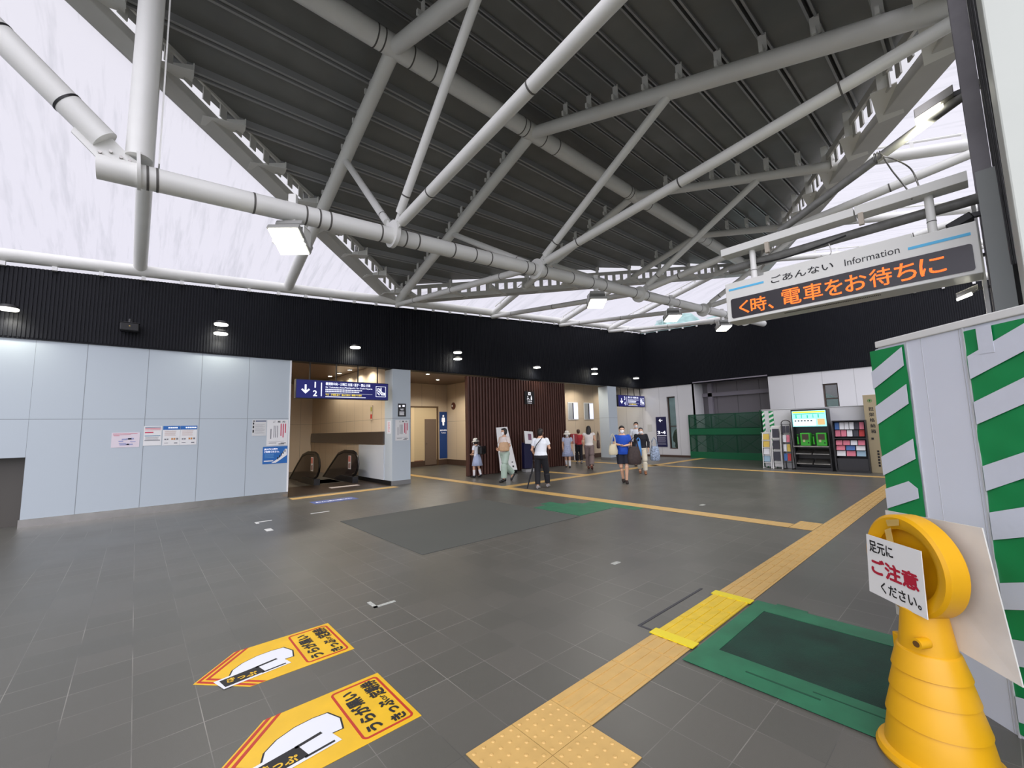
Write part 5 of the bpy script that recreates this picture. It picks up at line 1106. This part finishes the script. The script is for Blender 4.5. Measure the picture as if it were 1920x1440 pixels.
    if bottom in ('trousers', 'wide', 'shorts'):
        b = new(); torso(b, .014, .8, .98); w = .03 if bottom == 'wide' else .012
        for s in 'LR':
            ell(b, V(J['hip'+s]), .108*k, .112*k, .1*k)
            if bottom == 'shorts': limb(b, ['hip'+s, 'kne'+s], [.095, .085], .016, frac=.8)
            else: limb(b, ['hip'+s, 'kne'+s, 'ank'+s], [.09, .062+w, .045+w*1.1], .012, frac=.9)
        voxel('trousers' if bottom != 'shorts' else 'shorts', b, bottom_m, t, .0105*k, 3)
    if bottom in ('skirt', 'dress'):
        b = new(); n = 48; rings = []
        for z, r in ((1.02 if bottom == 'skirt' else 1.08, .125), (.9, .165), (.72, .215), (.5, .262)):
            rings.append([b.verts.new(V(((r*(1+.06*math.cos(a_*12)*(1.0-z)*1.8))*math.cos(a_)*wide, r*.78*(1+.06*math.cos(a_*12)*(1-z)*1.8)*math.sin(a_), z))) for a_ in [2*math.pi*q/n for q in range(n)]])
        for r_, s_ in zip(rings, rings[1:]):
            for q in range(n): b.faces.new((r_[q], r_[(q+1) % n], s_[(q+1) % n], s_[q]))
        o = obj('skirt', b, bottom_m, t, smooth=True); md = o.modifiers.new('s', 'SOLIDIFY'); md.thickness = .006
    for s in 'LR':
        a = J['ank'+s]; fd = J.get('toe'+s, Vector((0, 1, -.12)))
        if shoe:
            b = new(); loft(b, [V(a+Vector((0, -.06, -.03))), V(a+Vector((0, -.02, -.02))), V(a+fd*.06+Vector((0, 0, -.03))), V(a+fd*.17+Vector((0, 0, -.035))), V(a+fd*.19+Vector((0, 0, -.04)))], [.03*k, .046*k, .05*k, .04*k, .015*k], [.04*k, .05*k, .04*k, .028*k, .012*k], 14); obj('shoe', b, shoe, t, smooth=True)
        if sock:
            b = new(); m_ = J['kne'+s].lerp(a, .35); loft(b, [V(m_), V(m_.lerp(a, .5)), V(a), V(a+Vector((0, 0, -.03)))], [.056*k, .05*k, .042*k, .045*k], n=14); obj('sock', b, sock, t, smooth=True)
    return t
def walk(s=.25, lift=.04):
    return dict(ankL=(-.08, s*.9, .08), kneL=(-.085, s*.55+.04, .46), ankR=(.08, -s, .08+lift*2), kneR=(.085, -s*.15, .44), toeR=(0, .8, -.5))
def bag(name, label, cat, loc, rz, w, d, h, m, strap=None, strap_m=None, taper=.8, sag=.0):
    t = thing(name, label, cat, loc, rz); b = new()
    ringsz = [(0, .75), (.08, .95), (.4, 1.0), (.8, .96*taper+.04), (1, .85*taper)]
    loft(b, [(0, 0, h*z) for z, s in ringsz], [w/2*s for z, s in ringsz], [d/2*s for z, s in ringsz], 20, up=(0, 1, 0)); bmesh.ops.transform(b, matrix=Matrix(), verts=b.verts); obj('bag_body', b, m, t, smooth=True)
    if strap:
        for dy in (-d*.2, d*.2):
            b = new(); loft(b, [(-w*.28, dy, h*.9), (-w*.22, dy*.8, h+strap*.6), (0, 0, h+strap), (w*.22, dy*.8, h+strap*.6), (w*.28, dy, h*.9)], .011, n=8); obj('handle', b, strap_m or m, t, smooth=True)
    return t
wh = cloth('white', rgb(226, 230, 236)); blk = cloth('black', rgb(24, 24, 30)); ltb = cloth('pale_blue_check', rgb(176, 188, 216), .12, 60); fl_ = cloth('blue_floral', rgb(176, 186, 214), .45, 45)
shb = mat('shoe_black', rgb(20, 20, 22), .35); shw = mat('shoe_grey', rgb(150, 146, 144), .6); sockw = cloth('sock_white', rgb(226, 226, 228)); hatw = cloth('hat_cream', rgb(232, 228, 214))
# schoolgirl with satchel, seen from behind
person('schoolgirl in white hat and pale blue skirt facing away with satchel', (8.7, 11.66), (-.35, 1), 1.27, dict(walk(.12, .02), elL=(-.22, .02, 1.06), wrL=(-.12, .16, .98), wrR=(.12, .16, .98), elR=(.22, .02, 1.06), lean=(0, .04, 0)), wh, .6, 'skirt', ltb, 'bob', None, hatw, shb, sockw, child=True)
t = thing('school_satchel', 'shiny black school satchel on the back of the schoolgirl', 'satchel', (8.75, 11.5, .77), math.atan2(1, -.35)-math.pi/2); b = new(); box(b, -.13, .13, -.1, .05, 0, .27); obj('case', b, mat('satchel_black', rgb(16, 16, 20), .15), t, bevel=.03); b = new(); box(b, -.132, .132, -.115, -.098, .03, .28); obj('flap', b, MC['satchel_black'], t, bevel=.01)
for sx in (-.08, .08): b = new(); loft(b, [(sx, .04, .26), (sx, .1, .3), (sx, .24, .24), (sx, .24, .12)], .014, n=8); obj('strap', b, MC['satchel_black'], t, smooth=True)
# woman in green trousers walking left
person('woman in white shirt and pale green wide trousers walking left', (8.56, 10.05), (-.93, .02), 1.62, dict(ankL=(-.07, .1, .08), kneL=(-.08, .1, .46), ankR=(.07, -.38, .2), kneR=(.08, -.1, .45), toeR=(0, .5, -.85), elL=(-.2, -.04, 1.08), wrL=(-.05, .2, 1.02), elR=(.2, .02, 1.07), wrR=(.06, .2, .97)), cloth('cream_shirt', rgb(224, 214, 208), .06, 20), .7, 'wide', cloth('sage_green', rgb(172, 192, 178), .05, 10), 'bob', None, None, shb)
bag('shoulder_bag', 'soft tan bag hugged by the woman in green trousers', 'bag', (8.42, 9.9, .93), R(-30), .34, .2, .27, mat('bag_tan', rgb(196, 160, 124), .6, noise=.1, nscale=12), None)
b = new(); loft(b, [(8.38, 10.16, 1.16), (8.5, 10.2, 1.36), (8.6, 10.15, 1.36), (8.44, 9.95, 1.2), (8.36, 9.88, 1.12)], .008, n=6); tag(obj('bag_strap', b, MC['bag_tan'], smooth=True), 'thin tan strap over the cream shirt of the walking woman', 'strap')
# person in white t-shirt seen from behind
person('person in white t-shirt and black trousers seen from behind', (8.12, 8.05), (.95, .6), 1.58, dict(ankL=(-.1, -.03, .08), kneL=(-.11, .03, .45), ankR=(.12, .22, .1), kneR=(.11, .16, .46), elR=(.23, .04, 1.08), wrR=(.17, .26, 1.1), elL=(-.24, -.02, 1.04), wrL=(-.2, .16, .88), lean=(0, .03, 0)), wh, .6, 'trousers', blk, 'short', None, None, shw, wide=1.12)
wire('thin black strap across the back of the white t-shirt', [(7.98, 8.15, 1.0), (7.93, 8.02, 1.15), (7.99, 7.93, 1.28), (8.08, 7.93, 1.36)], .011, black, 'bag_strap')
t = thing('closed_umbrella', 'closed black umbrella hanging beside the black trousers', 'umbrella', (7.86, 8.15, .42)); b = new(); loft(b, [(0, 0, 0), (-.02, .02, -.05), (-.11, .06, -.36), (-.12, .065, -.4)], [.015, .025, .014, .004], n=10); loft(b, [(0, 0, 0), (.03, -.02, .18), (.035, -.02, .27)], [.022, .02, .008], n=8); obj('canopy', b, blk, t, smooth=True); b = new(); loft(b, [(.035, -.02, .26), (.04, -.02, .33), (.06, -.04, .35), (.075, -.05, .31)], .009, n=8); obj('handle', b, dark, t, smooth=True)
# schoolgirl with long hair facing the camera
person('schoolgirl in floral pale blue dress and white hat walking towards camera', (13.1, 11.45), (-.75, -.6), 1.42, dict(walk(.14, .02), wrL=(-.2, .06, .84)), cloth('pinafore', rgb(190, 198, 220), .25, 40), .5, 'dress', fl_, 'tails', None, hatw, shb, sockw, child=True)
# person in red top
person('person in red top and black trousers behind the long haired woman', (14.9, 12.35), (.6, .8), 1.5, dict(walk(.1, .01)), cloth('red', rgb(176, 50, 56)), .7, 'trousers', blk, 'short', mat('hair_brown', rgb(80, 56, 44), .6), None, shw)
t = thing('red_backpack', 'dark red backpack with pale straps left of the long haired woman', 'backpack', (14.5, 12.3, .88), R(-40)); b = new(); box(b, -.16, .16, -.1, .1, 0, .44); obj('body', b, mat('pack_red', rgb(150, 38, 44), .6), t, bevel=.04); b = new(); box(b, -.02, .01, -.11, -.1, -.7, .4); obj('pale_strap', b, whitem, t)
# woman with long hair from behind
person('long haired woman in white sleeveless top and brown wide trousers', (12.98, 10.25), (.85, .5), 1.63, dict(walk(.17, .03), elR=(.23, .02, 1.07), wrR=(.16, .22, 1.1)), cloth('ivory', rgb(226, 220, 214)), .2, 'wide', cloth('taupe', rgb(124, 108, 104), .08, 12), 'long', None, None, mat('sandal_brown', rgb(110, 62, 50), .6))
bag('shoulder_bag', 'brown shoulder bag at the side of the long haired woman', 'bag', (13.22, 10.0, .78), R(-35), .12, .26, .3, mat('bag_brown', rgb(80, 62, 54), .6), .35)
# woman in blue t-shirt
person('woman in bright blue t-shirt and black shorts facing the camera', (10.4, 7.02), (-.8, -.62), 1.6, dict(ankL=(-.06, .06, .08), kneL=(-.08, .1, .46), ankR=(.02, -.12, .1), kneR=(.07, .02, .46), elR=(.235, .06, 1.1), wrR=(.1, .26, 1.08), elL=(-.225, .04, 1.07), wrL=(-.02, .24, 1.05)), cloth('bright_blue', rgb(24, 74, 178), .06, 10), .7, 'shorts', cloth('dark_navy', rgb(26, 28, 42)), 'short', None, None, mat('sandal_black', rgb(40, 30, 28), .6), top_len=.1, wide=1.16)
bag('tote_bag', 'cream tote bag on the arm of the woman in blue', 'bag', (10.08, 7.12, .8), R(-42), .26, .13, .3, mat('bag_cream', rgb(206, 196, 168), .7), .3)
bag('cloth_bag', 'big dark brown bag carried by the woman in blue', 'bag', (10.5, 6.72, .52), R(-42), .4, .22, .5, mat('bag_darkbrown', rgb(62, 50, 48), .7, noise=.3, nscale=14), .25)
bag('cloth_bag', 'light blue plastic bag behind the big dark brown bag', 'bag', (10.68, 6.68, .74), R(-42), .16, .16, .42, mat('bag_blue', rgb(70, 130, 196), .4), .1)
# man in white shirt behind, person in black
person('man in white shirt with black rucksack straps behind the others', (15.0, 9.45), (-.85, -.5), 1.74, dict(walk(.1, .01)), wh, .7, 'trousers', cloth('charcoal', rgb(50, 52, 58)), 'short', None, None, shb)
person('person in black long sleeved shirt and cream trousers with head bowed', (12.8, 7.9), (-.8, -.55), 1.56, dict(walk(.2, .03), lean=(0, .05, 0), head=(0, .06, 1.455), wrL=(-.22, .06, .84), elL=(-.24, -.04, 1.06)), cloth('black_shirt', rgb(26, 26, 34)), 1.85, 'trousers', cloth('cream_trousers', rgb(212, 204, 184)), 'short', mat('hair_grey', rgb(70, 68, 72), .7), None, mat('shoe_tan', rgb(140, 92, 60), .6), wide=1.1)
bag('patterned_bag', 'blue and white patterned bag right of the cream trousers', 'bag', (13.12, 7.6, .42), R(-42), .34, .2, .48, mat('bag_pattern', rgb(160, 176, 200), .6, noise=.75, nscale=22), .3)
